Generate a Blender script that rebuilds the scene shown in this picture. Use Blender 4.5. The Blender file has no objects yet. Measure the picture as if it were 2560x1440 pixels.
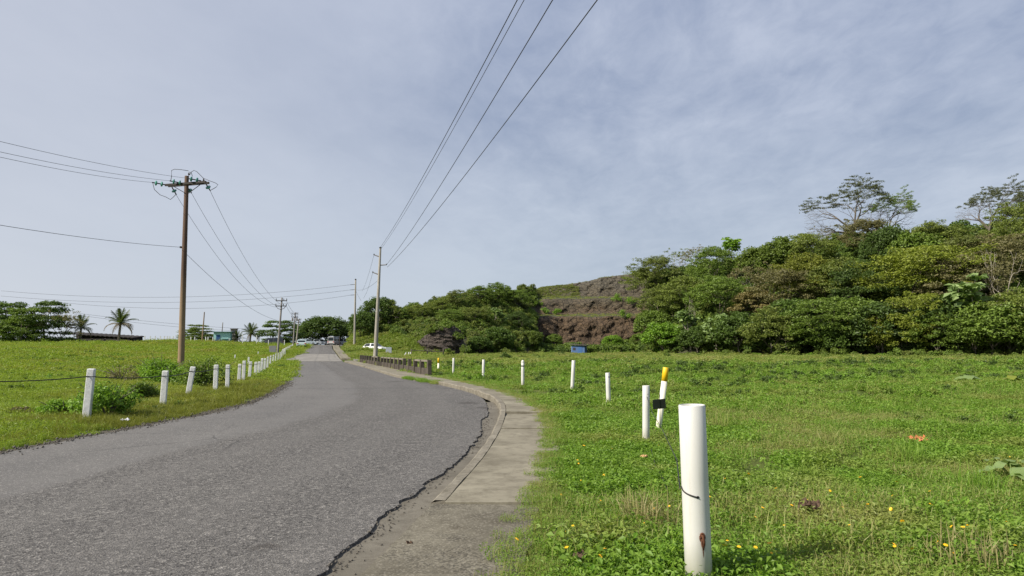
import bpy, math, random
import numpy as np
from mathutils import Vector, Matrix
R_ = math.radians
scene = bpy.context.scene
COL = scene.collection
rng = np.random.default_rng(7)
random.seed(7)

# ------------------------------------------------------------------ camera
F = 1760.0                      # focal length in photograph pixels (2560 wide)
PITCH = R_(4.39)
EYE = 1.6
cam = bpy.data.cameras.new("camera"); cam.sensor_width = 36; cam.lens = F/2560*36
cam.clip_start = 0.05; cam.clip_end = 20000
co = bpy.data.objects.new("camera", cam); COL.objects.link(co)
co.location = (0, 0, EYE); co.rotation_euler = (math.pi/2 + PITCH, 0, 0)
scene.camera = co

# ------------------------------------------------------------------ light
SUN_EL = 40.0
SUN_DIR = Vector((-0.88, -0.47, 0)).normalized()      # horizontal direction towards the sun
el = R_(SUN_EL)
sd = Vector((SUN_DIR.x*math.cos(el), SUN_DIR.y*math.cos(el), math.sin(el)))
sl = bpy.data.lights.new("sun", 'SUN'); sl.energy = 5.0; sl.angle = R_(0.6); sl.color = (1.0, 0.93, 0.82)
so = bpy.data.objects.new("sun", sl); COL.objects.link(so)
so.rotation_euler = sd.to_track_quat('Z', 'Y').to_euler(); so.location = (-40, -10, 60)

world = bpy.data.worlds.new("World"); scene.world = world; world.use_nodes = True
nt = world.node_tree; nt.nodes.clear()
def N(tree, t, **kw):
    n = tree.nodes.new(t)
    for k, v in kw.items(): setattr(n, k, v)
    return n
def L(tree, a, b): tree.links.new(a, b)
def MATH(tree, op, a, b=None, clamp=False):
    n = N(tree, 'ShaderNodeMath', operation=op); n.use_clamp = clamp
    for i, v in enumerate((a, b)):
        if v is None: continue
        if isinstance(v, (int, float)): n.inputs[i].default_value = v
        else: L(tree, v, n.inputs[i])
    return n.outputs[0]
def RAMP(tree, fac, stops, interp='LINEAR'):
    r = N(tree, 'ShaderNodeValToRGB'); r.color_ramp.interpolation = interp
    e = r.color_ramp.elements
    while len(e) < len(stops): e.new(0.5)
    for i, (p, c) in enumerate(stops):
        e[i].position = p
        e[i].color = (c, c, c, 1) if isinstance(c, (int, float)) else (*c, 1)
    L(tree, fac, r.inputs[0]); return r.outputs[0]
def MIX(tree, fac, a, b, blend='MIX'):
    m = N(tree, 'ShaderNodeMix', data_type='RGBA', blend_type=blend)
    for s, v in ((m.inputs[0], fac), (m.inputs[6], a), (m.inputs[7], b)):
        if isinstance(v, (int, float)): s.default_value = v
        elif isinstance(v, tuple): s.default_value = (*v, 1) if len(v) == 3 else v
        else: L(tree, v, s)
    return m.outputs[2]
def NOISE(tree, vec, scale, detail=4, rough=0.55, dist=0.0, dims='3D'):
    n = N(tree, 'ShaderNodeTexNoise', noise_dimensions=dims)
    n.inputs['Scale'].default_value = scale; n.inputs['Detail'].default_value = detail
    n.inputs['Roughness'].default_value = rough; n.inputs['Distortion'].default_value = dist
    if vec is not None: L(tree, vec, n.inputs['Vector'])
    return n.outputs[0]
def MAPV(tree, vec, scale=(1, 1, 1), rot=(0, 0, 0), loc=(0, 0, 0)):
    m = N(tree, 'ShaderNodeMapping'); m.inputs['Scale'].default_value = scale
    m.inputs['Rotation'].default_value = rot; m.inputs['Location'].default_value = loc
    L(tree, vec, m.inputs['Vector']); return m.outputs[0]

def build_world():
    t = nt
    tc = N(t, 'ShaderNodeTexCoord')
    sky = N(t, 'ShaderNodeTexSky', sky_type='NISHITA', sun_disc=False)
    sky.sun_elevation = el; sky.sun_rotation = math.atan2(SUN_DIR.x, SUN_DIR.y)
    sky.air_density = 1.0; sky.dust_density = 1.5; sky.ozone_density = 1.5
    sep = N(t, 'ShaderNodeSeparateXYZ'); L(t, tc.outputs['Generated'], sep.inputs[0])
    zc = MATH(t, 'MAXIMUM', sep.outputs[2], 0.0)
    zz = MATH(t, 'ADD', zc, 0.16)
    cx = MATH(t, 'DIVIDE', sep.outputs[0], zz); cy = MATH(t, 'DIVIDE', sep.outputs[1], zz)
    cmb = N(t, 'ShaderNodeCombineXYZ'); L(t, cx, cmb.inputs[0]); L(t, cy, cmb.inputs[1])
    v1 = MAPV(t, cmb.outputs[0], (1.0, 0.55, 1), (0, 0, R_(28)), (3.1, 1.7, 0))
    big = NOISE(t, v1, 0.9, 5, 0.5, 0.4)
    v2 = MAPV(t, cmb.outputs[0], (1.8, 1.05, 1), (0, 0, R_(-42)), (0.4, 5.2, 0))
    fine = NOISE(t, v2, 2.2, 9, 0.62, 0.35)
    rip = NOISE(t, MAPV(t, cmb.outputs[0], (2.6, 1.7, 1), (0, 0, R_(-38)), (7, 2, 0)), 4.2, 5, 0.6, 0.6)
    # right half of the sky carries the mottled high cloud, the left a smooth veil
    side = RAMP(t, MATH(t, 'ADD', MATH(t, 'MULTIPLY', sep.outputs[0], 0.9), 0.5), [(0.25, 0.25), (0.62, 1.0)])
    tex = MATH(t, 'ADD', MATH(t, 'MULTIPLY', fine, 0.65), MATH(t, 'MULTIPLY', rip, 0.35))
    tex = MATH(t, 'MULTIPLY', MATH(t, 'SUBTRACT', tex, 0.5), side)
    m = MATH(t, 'ADD', MATH(t, 'MULTIPLY', MATH(t, 'SUBTRACT', big, 0.5), 1.8), MATH(t, 'MULTIPLY', tex, 2.1))
    m = MATH(t, 'ADD', m, 0.62)
    m = MATH(t, 'SUBTRACT', m, MATH(t, 'MULTIPLY', zc, 0.35))
    m = MATH(t, 'ADD', m, MATH(t, 'MULTIPLY', sep.outputs[0], -0.10))
    mask = RAMP(t, m, [(0.10, 0.0), (0.9, 1.0)])
    gap = (2.25, 2.82, 4.25); cl = (4.5, 5.0, 6.25); hz = (4.95, 5.6, 6.35)
    cloud = MIX(t, mask, gap, cl)
    hf = RAMP(t, zc, [(0.0, 1.0), (0.10, 0.70), (0.30, 0.2), (0.5, 0.0)])
    cloud = MIX(t, hf, cloud, hz)
    # the veil is brighter towards the sun side
    left = RAMP(t, MATH(t, 'MULTIPLY', sep.outputs[0], -1.0), [(0.0, 0.0), (0.7, 0.62)])
    cloud = MIX(t, left, cloud, (6.1, 6.3, 6.9))
    skym = MIX(t, 1.0, sky.outputs[0], (0.55, 0.55, 0.55), 'MULTIPLY')
    col = MIX(t, 0.88, skym, cloud)
    bg = N(t, 'ShaderNodeBackground'); bg.inputs['Strength'].default_value = 0.085
    L(t, col, bg.inputs[0])
    o = N(t, 'ShaderNodeOutputWorld'); L(t, bg.outputs[0], o.inputs[0])
build_world()
scene.view_settings.view_transform = 'Standard'; scene.view_settings.look = 'None'
scene.view_settings.exposure = 0.5; scene.view_settings.gamma = 1.0
scene.view_settings.use_curve_mapping = False
scene.render.engine = 'CYCLES'
cy = scene.cycles
cy.max_bounces = 6; cy.diffuse_bounces = 3; cy.glossy_bounces = 2; cy.transmission_bounces = 4
cy.transparent_max_bounces = 8; cy.use_denoising = True; cy.caustics_reflective = False; cy.caustics_refractive = False

# ------------------------------------------------------------------ helpers
def tag(o, label=None, cat=None, group=None, kind=None):
    if label: o['label'] = label
    if cat: o['category'] = cat
    if group: o['group'] = group
    if kind: o['kind'] = kind
    return o
def empty(name, loc=(0, 0, 0), rz=0.0, label=None, cat=None, group=None):
    o = bpy.data.objects.new(name, None); COL.objects.link(o)
    o.empty_display_size = 0.2
    o.location = loc; o.rotation_euler = (0, 0, rz)
    return tag(o, label, cat, group)
def link(name, me, mat=None, parent=None):
    o = bpy.data.objects.new(name, me); COL.objects.link(o)
    if mat is not None and len(me.materials) == 0: me.materials.append(mat)
    elif mat is not None and me.materials[0] is not mat:
        o.material_slots[0].link = 'OBJECT'; o.material_slots[0].material = mat
    if parent: o.parent = parent
    return o
def npmesh(name, v, faces, smooth=False):
    """v (n,3); faces: (m,k) array of one polygon size"""
    me = bpy.data.meshes.new(name)
    v = np.asarray(v, np.float32); faces = np.asarray(faces, np.int32)
    m, k = faces.shape
    me.vertices.add(len(v)); me.vertices.foreach_set('co', v.ravel())
    me.loops.add(m*k); me.loops.foreach_set('vertex_index', faces.ravel())
    me.polygons.add(m)
    me.polygons.foreach_set('loop_start', np.arange(0, m*k, k, dtype=np.int32))
    me.polygons.foreach_set('use_smooth', np.full(m, bool(smooth)))
    me.update(calc_edges=True)
    return me
class MB:
    """collects boxes, tubes, lathes as one mesh"""
    def __init__(s): s.v = []; s.f = []
    def add(s, vs, fs):
        b = len(s.v); s.v += [tuple(p) for p in vs]; s.f += [tuple(i+b for i in q) for q in fs]
        return s
    def box(s, c, size, rz=0.0, taper=1.0, m=None):
        x, y, z = (k/2 for k in size); ca, sa = math.cos(rz), math.sin(rz); vs = []
        for dz in (-1, 1):
            k = taper if dz > 0 else 1.0
            for dx, dy in ((-1, -1), (1, -1), (1, 1), (-1, 1)):
                px, py = dx*x*k, dy*y*k
                p = Vector((c[0]+px*ca-py*sa, c[1]+px*sa+py*ca, c[2]+dz*z))
                vs.append(m @ p if m else p)
        return s.add(vs, [(3, 2, 1, 0), (4, 5, 6, 7), (0, 1, 5, 4), (1, 2, 6, 5), (2, 3, 7, 6), (3, 0, 4, 7)])
    def tube(s, pts, r, n=6, cap=True):
        pts = [Vector(p) for p in pts]
        rs = r if isinstance(r, (list, tuple)) else [r]*len(pts)
        vs = []; fs = []
        for i, p in enumerate(pts):
            d = (pts[min(i+1, len(pts)-1)]-pts[max(i-1, 0)])
            d = d.normalized() if d.length > 1e-9 else Vector((0, 0, 1))
            a = d.cross(Vector((0, 0, 1)) if abs(d.z) < 0.95 else Vector((1, 0, 0))).normalized(); b = d.cross(a)
            for k in range(n):
                t = 2*math.pi*k/n; vs.append(p+(a*math.cos(t)+b*math.sin(t))*rs[i])
        for i in range(len(pts)-1):
            for k in range(n):
                fs.append((i*n+k, (i+1)*n+k, (i+1)*n+(k+1) % n, i*n+(k+1) % n))
        if cap:
            fs.append(tuple(range(n))); fs.append(tuple((len(pts)-1)*n+k for k in reversed(range(n))))
        return s.add(vs, fs)
    def lathe(s, prof, n=20, c=(0, 0, 0), ax=None):
        vs = []; fs = []
        for r, z in prof:
            for k in range(n):
                t = 2*math.pi*k/n; p = Vector((r*math.cos(t), r*math.sin(t), z))
                if ax is not None: p = ax @ p
                vs.append(p+Vector(c))
        for i in range(len(prof)-1):
            for k in range(n):
                fs.append((i*n+k, i*n+(k+1) % n, (i+1)*n+(k+1) % n, (i+1)*n+k))
        fs.append(tuple(reversed(range(n)))); fs.append(tuple((len(prof)-1)*n+k for k in range(n)))
        return s.add(vs, fs)
    def mesh(s, name, smooth=False):
        me = bpy.data.meshes.new(name); me.from_pydata(s.v, [], s.f)
        if smooth: me.polygons.foreach_set('use_smooth', np.ones(len(me.polygons), bool))
        me.update(); return me
    def build(s, name, mat, parent=None, smooth=False, bevel=0.0):
        o = link(name, s.mesh(name, smooth), mat, parent)
        if bevel:
            b = o.modifiers.new('bevel', 'BEVEL'); b.width = bevel; b.segments = 2; b.limit_method = 'ANGLE'
        return o
def hash2(ix, iy, seed):
    h = (ix.astype(np.int64)*374761393 + iy.astype(np.int64)*668265263 + seed*974634599) & 0x7fffffff
    h = ((h ^ (h >> 13))*1274126177) & 0x7fffffff
    return ((h ^ (h >> 16)) & 0xffffff)/float(0xffffff)
def vnoise(x, y, seed=0):
    x = np.asarray(x, float); y = np.asarray(y, float)
    ix = np.floor(x); iy = np.floor(y); fx = x-ix; fy = y-iy
    fx = fx*fx*(3-2*fx); fy = fy*fy*(3-2*fy)
    a = hash2(ix, iy, seed); b = hash2(ix+1, iy, seed); c = hash2(ix, iy+1, seed); d = hash2(ix+1, iy+1, seed)
    return (a*(1-fx)+b*fx)*(1-fy)+(c*(1-fx)+d*fx)*fy*1.0
def fbm(x, y, seed=0, o=4):
    s = 0; a = 0.5; t = 0
    for i in range(o):
        s = s+a*vnoise(np.asarray(x)*2**i, np.asarray(y)*2**i, seed+i); t += a; a *= 0.5
    return s/t
def sstep(a, b, x):
    t = np.clip((np.asarray(x, float)-a)/(b-a), 0, 1); return t*t*(3-2*t)

# ------------------------------------------------------------------ terrain: road lines and heights (metres, camera at the origin looking +Y)
def tab(*p):
    a = np.array(p, float); return lambda q: np.interp(q, a[:, 0], a[:, 1])
XL = tab((-60, -42), (-30, -20), (-10, -11.3), (0, -8.9), (5, -7.9), (10, -7.25), (12.8, -7.0), (14.8, -6.75), (16.5, -6.55), (20, -6.9), (25.6, -8.1), (38, -11.8), (60, -18.2), (84, -25.5), (125, -36.6), (145, -42), (200, -57))
XR = tab((-60, -34), (-30, -14.5), (-10, -4.8), (0, -2.0), (4.8, -1.31), (6.35, -1.15), (7.2, -1.05), (9.2, -.78), (11.5, -.56), (14.2, -.52), (16.5, -.62), (18.5, -.62), (20, -.72), (23, -1.5), (28.5, -3.3), (35, -5.6), (60, -12.6), (84, -20), (125, -31.8), (145, -37), (200, -52))
XK = tab((-60, -33.6), (-30, -14.1), (-10, -4.4), (0, -1.68), (4.8, -1.02), (6.8, -.83), (8, -.66), (11, -.40), (15.2, -.24), (17.6, -.30), (20, -.62), (23, -1.42), (28.5, -3.2), (35, -5.5), (60, -12.5), (84, -19.9), (125, -31.7), (145, -36.9), (200, -51.9))
XO = tab((-60, -32.2), (-30, -12.8), (-10, -3.1), (0, -.42), (5.2, .12), (8.2, .42), (11, .72), (14.8, .78), (19.4, .27), (23.5, -.75), (35.2, -4.0), (60, -11.1), (84, -18.5), (125, -30.4), (145, -35.6), (200, -50.6))
def smoothed(fn, w):
    return lambda q: sum(fn(np.asarray(q, float)+d) for d in (-w, -w/2, 0, w/2, w))/5
XLs, XRs, XKs, XOs = (smoothed(f, 1.6) for f in (XL, XR, XK, XO))
ZR = smoothed(tab((-60, 0), (25, 0), (38, -.25), (60, -.55), (84, -.8), (95, -.65), (110, -.1), (125, .4), (145, .8), (170, .8), (300, .6)), 3)
ZL = smoothed(tab((-60, 0), (20, 0), (30, .05), (40, .2), (60, .62), (80, 1.0), (105, 1.30), (140, 1.6), (220, 1.6)), 3)
ZRT = smoothed(tab((-60, 0), (25, .0), (40, -.2), (80, -.5), (120, -.7), (170, -.7), (400, 2)), 3)
def base_ground(x, y):
    x = np.asarray(x, float); y = np.asarray(y, float)
    zr = ZR(y)
    ll = XLs(y)-x; lr = x-XOs(y)
    z = zr + (ZL(y)-zr)*sstep(1.5, 30, ll) + (ZRT(y)-zr)*sstep(0.5, 14, lr)
    off = np.maximum(sstep(1.0, 5.0, ll), sstep(0.8, 5.0, lr))
    und = (fbm(x/9, y/9, 3, 3)-0.5)*0.36 + (fbm(x/2.1, y/2.1, 9, 2)-0.5)*0.12
    und = und*np.clip(1.3-np.hypot(x, y)/220, 0.2, 1)
    z = z + und*off
    # low bank across the field on the right
    z = z + 0.30*np.exp(-((y-44-0.10*x)/5.0)**2)*sstep(2, 10, lr)*(0.4+fbm(x/6, y/6, 21, 2))
    z = z - 1.2*sstep(112, 122, y)*sstep(26, 42, ll)
    far = sstep(235, 330, np.hypot(x, y))
    return z*(1-far) + far*(-9.0)
# hill: columns in photograph pixels -> where its foot and ridge stand and how high the ridge is
HF = tab((860, 129), (900, 128), (980, 124), (1040, 121), (1120, 122), (1200, 128), (1300, 138), (1360, 148), (1600, 146), (1680, 134), (1850, 122), (2000, 116), (2300, 104), (2560, 96), (2900, 88), (3600, 80))
HD = tab((860, 142), (900, 146), (1050, 150), (1200, 158), (1300, 172), (1360, 188), (1600, 188), (1700, 176), (1850, 168), (2120, 160), (2560, 142), (2900, 130), (3600, 120))
HY = tab((860, 846), (905, 806), (960, 784), (1050, 765), (1150, 742), (1260, 730), (1320, 722), (1400, 714), (1470, 703), (1510, 692), (1600, 684), (1700, 678), (1830, 655), (2000, 630), (2120, 592), (2300, 596), (2560, 560), (2900, 540), (3600, 560))
QZ = smoothed(tab((140, -.7), (150, -.6), (156, .5), (158.5, 1.4), (160.5, 4.6), (162.6, 7.5), (167.5, 8.2), (169, 8.8), (170.6, 11.0), (172.2, 12.2), (178, 12.9), (180, 13.4), (184, 17), (188, 20), (200, 20.5), (240, 18)), .5)
def px_of(x, y):
    return 1280 + F*np.asarray(x, float)/np.maximum(np.asarray(y, float), 1.0)/1.004
def hill_parts(x, y):
    x = np.asarray(x, float); y = np.asarray(y, float)
    px = px_of(x, y)
    y2 = y + (fbm(x/7, y/7, 41, 3)-0.5)*5.0
    f = HF(px); d = HD(px)
    zr = EYE + (855-HY(px))/F*d
    t = np.clip((y2-f)/(d-f), 0, 1)
    p = t**0.85*(1-0.10*np.sin(t*math.pi))
    back = np.clip((y2-d)/60, 0, 1)
    z0 = -0.75
    zz = z0 + (zr-z0)*p - back*6.0
    # quarry benches
    yq = y + (fbm(px/80, y/7, 51, 4)-0.5)*5.0
    top = EYE+(855-HY(px))/F*188
    q = QZ(yq); q = np.where(q > 12.9, 12.9+(q-12.9)*(top-12.9)/(20-12.9), q)
    wq = sstep(1325, 1362, px)*(1-sstep(1592, 1640, px))
    zz = zz*(1-wq) + q*wq
    ends = sstep(862, 890, px)
    zz = z0 + (zz-z0)*ends
    return zz, wq, t, px
def ground(x, y):
    b = base_ground(x, y)
    h, wq, t, px = hill_parts(x, y)
    use = (np.asarray(y) > 70) & (px > 862) & (px < 3600) & (t > 0.0)
    return np.where(use, np.maximum(b, h), b)
def G(x, y): return float(ground(np.array([x]), np.array([y]))[0])
def ray(px, py):
    u = (px-1280)/F; v = (720-py)/F; c, s = math.cos(PITCH), math.sin(PITCH)
    y = c - v*s; z = s + v*c
    return u/y, z/y
def at(px, py, Y):
    a, b = ray(px, py); return Vector((a*Y, Y, EYE+b*Y))
def gp(px, py, lo=2.5, hi=300):
    """where the line of sight through this pixel of the photograph meets the ground"""
    a, b = ray(px, py); Y = np.linspace(lo, hi, 6000)
    g = ground(a*Y, Y); k = np.argmax(EYE+b*Y <= g)
    if EYE+b*Y[k] > g[k]: k = len(Y)-1
    return Vector((a*Y[k], Y[k], float(g[k])))

# ------------------------------------------------------------------ materials
def newmat(name):
    m = bpy.data.materials.new(name); m.use_nodes = True
    t = m.node_tree; b = t.nodes['Principled BSDF']; return m, t, b
def bump(t, b, h, strength=0.3, dist=0.02):
    n = N(t, 'ShaderNodeBump'); n.inputs['Strength'].default_value = strength; n.inputs['Distance'].default_value = dist
    L(t, h, n.inputs['Height']); L(t, n.outputs[0], b.inputs['Normal'])
def pos(t): return N(t, 'ShaderNodeNewGeometry').outputs['Position']
def objc(t): return N(t, 'ShaderNodeTexCoord').outputs['Object']
def simple(name, c, rough=0.6, var=0.18, scale=6.0, metal=0.0, bstr=0.0, obj=True):
    m, t, b = newmat(name)
    v = objc(t) if obj else pos(t)
    n = NOISE(t, v, scale, 5, 0.6)
    L(t, MIX(t, n, tuple(k*(1-var) for k in c), tuple(min(1, k*(1+var)) for k in c)), b.inputs['Base Color'])
    b.inputs['Roughness'].default_value = rough; b.inputs['Metallic'].default_value = metal
    if bstr: bump(t, b, NOISE(t, v, scale*6, 4), bstr, 0.01)
    return m
def leafmat(name, c1, c2, c3=None, trans=0.35, worldvar=None, rough=0.5):
    if name.startswith('leaf_'):
        c1 = tuple(k*1.2 for k in c1); c2 = tuple(k*1.6 for k in c2); c3 = tuple(k*1.4 for k in c3) if c3 else None
    """leaf: colour differs from leaf to leaf and from plant to plant; part of the light passes through"""
    m, t, b = newmat(name)
    gi = N(t, 'ShaderNodeNewGeometry'); oi = N(t, 'ShaderNodeObjectInfo')
    col = MIX(t, gi.outputs['Random Per Island'], c1, c2)
    if c3: col = MIX(t, RAMP(t, oi.outputs['Random'], [(0.45, 0.0), (1.0, 0.75)]), col, c3)
    if worldvar:
        sc, cw, lo, hi = worldvar
        col = MIX(t, RAMP(t, NOISE(t, gi.outputs['Position'], sc, 4, 0.6), [(lo, 0.0), (hi, 0.85)]), col, cw)
    L(t, col, b.inputs['Base Color']); b.inputs['Roughness'].default_value = rough
    b.inputs['Specular IOR Level'].default_value = 0.3
    tr = N(t, 'ShaderNodeBsdfTranslucent')
    L(t, MIX(t, 1.0, col, (1.25, 1.3, 0.7), 'MULTIPLY'), tr.inputs[0])
    ms = N(t, 'ShaderNodeMixShader'); ms.inputs[0].default_value = trans
    L(t, b.outputs[0], ms.inputs[1]); L(t, tr.outputs[0], ms.inputs[2])
    L(t, ms.outputs[0], t.nodes['Material Output'].inputs[0])
    return m
M = {}
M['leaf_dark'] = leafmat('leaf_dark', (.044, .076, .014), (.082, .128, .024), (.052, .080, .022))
M['leaf_mid'] = leafmat('leaf_mid', (.076, .118, .018), (.130, .185, .034), (.090, .120, .022))
M['leaf_olive'] = leafmat('leaf_olive', (.092, .122, .024), (.158, .190, .042), (.100, .115, .034))
M['leaf_yellow'] = leafmat('leaf_yellow', (.112, .142, .016), (.180, .205, .034), (.120, .125, .022))
M['leaf_brown'] = leafmat('leaf_brown', (.108, .102, .042), (.170, .155, .074), (.115, .110, .045))
M['leaf_tan'] = leafmat('leaf_tan', (.150, .125, .050), (.250, .210, .095))
M['leaf_bright'] = leafmat('leaf_bright', (.085, .165, .014), (.155, .250, .032), (.11, .17, .02))
M['leaf_pale'] = leafmat('leaf_pale', (.095, .150, .045), (.190, .250, .095), (.11, .16, .05))
M['leaf_grey'] = leafmat('leaf_grey', (.045, .055, .022), (.085, .095, .040), (.060, .062, .028))
M['palm'] = leafmat('palm_leaf', (.045, .075, .022), (.090, .115, .035))
M['palm_dry'] = leafmat('palm_dry', (.150, .110, .035), (.230, .170, .060))
M['cover'] = leafmat('cover_leaf', (.108, .218, .018), (.235, .365, .054), (.165, .258, .038), 0.42, (0.5, (.280, .300, .085), 0.50, 0.66))
M['cover_dry'] = leafmat('cover_dry', (.190, .250, .052), (.350, .375, .120), (.25, .25, .085), 0.38, (0.5, (.330, .290, .125), 0.46, 0.64))
M['grass_field'] = leafmat('grass_field', (.160, .232, .040), (.285, .345, .078), (.235, .268, .064), 0.4, (0.22, (.350, .325, .120), 0.49, 0.64))
M['grass_left'] = leafmat('grass_left', (.160, .248, .024), (.280, .360, .050), (.228, .268, .040), 0.4, (0.13, (.295, .285, .065), 0.49, 0.66))
M['straw'] = leafmat('straw', (.24, .22, .09), (.36, .32, .15), None, 0.3)
M['verge'] = leafmat('verge_grass', (.150, .180, .022), (.240, .240, .045), (.19, .20, .03), 0.35)
M['bark'] = simple('bark', (.13, .11, .085), 0.9, 0.35, 3.0)
M['bark_pale'] = simple('bark_pale', (.30, .26, .20), 0.85, 0.25, 3.0)
M['bark_dead'] = simple('bark_dead', (.42, .37, .30), 0.85, 0.2, 3.0)
M['petal'] = simple('petal', (.80, .46, .012), 0.5, 0.1, 30)
M['pvc'] = None

def ground_mat():
    m, t, b = newmat('soil_and_turf'); p = pos(t)
    n1 = NOISE(t, p, 0.08, 5, 0.6); n2 = NOISE(t, p, 1.3, 6, 0.65); n3 = NOISE(t, p, 14.0, 4, 0.6)
    c = MIX(t, RAMP(t, n1, [(0.38, 0.0), (0.64, 1.0)]), (.070, .115, .020), (.125, .135, .034))
    c = MIX(t, RAMP(t, n2, [(0.52, 0.0), (0.72, 0.8)]), c, (.060, .050, .026))
    c = MIX(t, MATH(t, 'MULTIPLY', n3, 0.55), c, (.045, .060, .016))
    L(t, c, b.inputs['Base Color']); b.inputs['Roughness'].default_value = 0.95
    b.inputs['Specular IOR Level'].default_value = 0.1
    bump(t, b, n3, 0.6, 0.05); return m
M['ground'] = ground_mat()
def hill_mat():
    m, t, b = newmat('hill_soil'); p = pos(t)
    n1 = NOISE(t, p, 0.25, 5, 0.6); n2 = NOISE(t, p, 2.0, 5, 0.6)
    c = MIX(t, n1, (.032, .042, .013), (.062, .064, .024))
    c = MIX(t, RAMP(t, n2, [(0.45, 0.0), (0.7, 0.7)]), c, (.048, .036, .022))
    L(t, c, b.inputs['Base Color']); b.inputs['Roughness'].default_value = 0.95
    bump(t, b, n2, 0.8, 0.3); return m
M['hill'] = hill_mat()
def rock_mat(name, cols, sc=1.0):
    m, t, b = newmat(name); p = pos(t)
    st = MAPV(t, p, (0.8*sc, 0.5*sc, 1.2*sc), (R_(10), R_(38), R_(15)))
    vor = N(t, 'ShaderNodeTexVoronoi', feature='DISTANCE_TO_EDGE'); vor.inputs['Scale'].default_value = 1.3
    L(t, MIX(t, 0.25, st, N_col(t, st)), vor.inputs['Vector'])
    crack = RAMP(t, vor.outputs['Distance'], [(0.0, 0.25), (0.10, 1.0)])
    n1 = NOISE(t, st, 0.5, 6, 0.65); n2 = NOISE(t, st, 3.5, 6, 0.7, 0.5)
    sep = N(t, 'ShaderNodeSeparateXYZ'); L(t, p, sep.inputs[0])
    hgt = MATH(t, 'ADD', MATH(t, 'DIVIDE', sep.outputs[2], 18.0), MATH(t, 'MULTIPLY', MATH(t, 'SUBTRACT', n1, 0.5), 0.7))
    c = RAMP(t, hgt, cols)
    c = MIX(t, RAMP(t, n2, [(0.35, 0.0), (0.75, 1.0)]), MIX(t, 1.0, c, (.45, .45, .45), 'MULTIPLY'), MIX(t, 1.0, c, (1.5, 1.5, 1.5), 'MULTIPLY'))
    c = MIX(t, crack, MIX(t, 1.0, c, (.35, .33, .3), 'MULTIPLY'), c)
    L(t, c, b.inputs['Base Color']); b.inputs['Roughness'].default_value = 0.9
    bump(t, b, MATH(t, 'ADD', MATH(t, 'MULTIPLY', crack, 0.5), n2), 1.0, 0.6); return m
def N_col(t, v):
    n = N(t, 'ShaderNodeTexNoise'); n.inputs['Scale'].default_value = 1.1; n.inputs['Detail'].default_value = 4
    L(t, v, n.inputs['Vector']); return n.outputs[1]
M['cliff'] = rock_mat('cliff_rock', [(0.0, (.108, .069, .038)), (0.38, (.128, .084, .045)), (0.55, (.115, .087, .050)), (0.72, (.118, .096, .059)), (0.9, (.118, .101, .068))])
M['outcrop'] = rock_mat('outcrop_rock', [(0.0, (.11, .085, .07)), (0.5, (.17, .14, .115)), (0.9, (.15, .13, .10))], 1.6)

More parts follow.
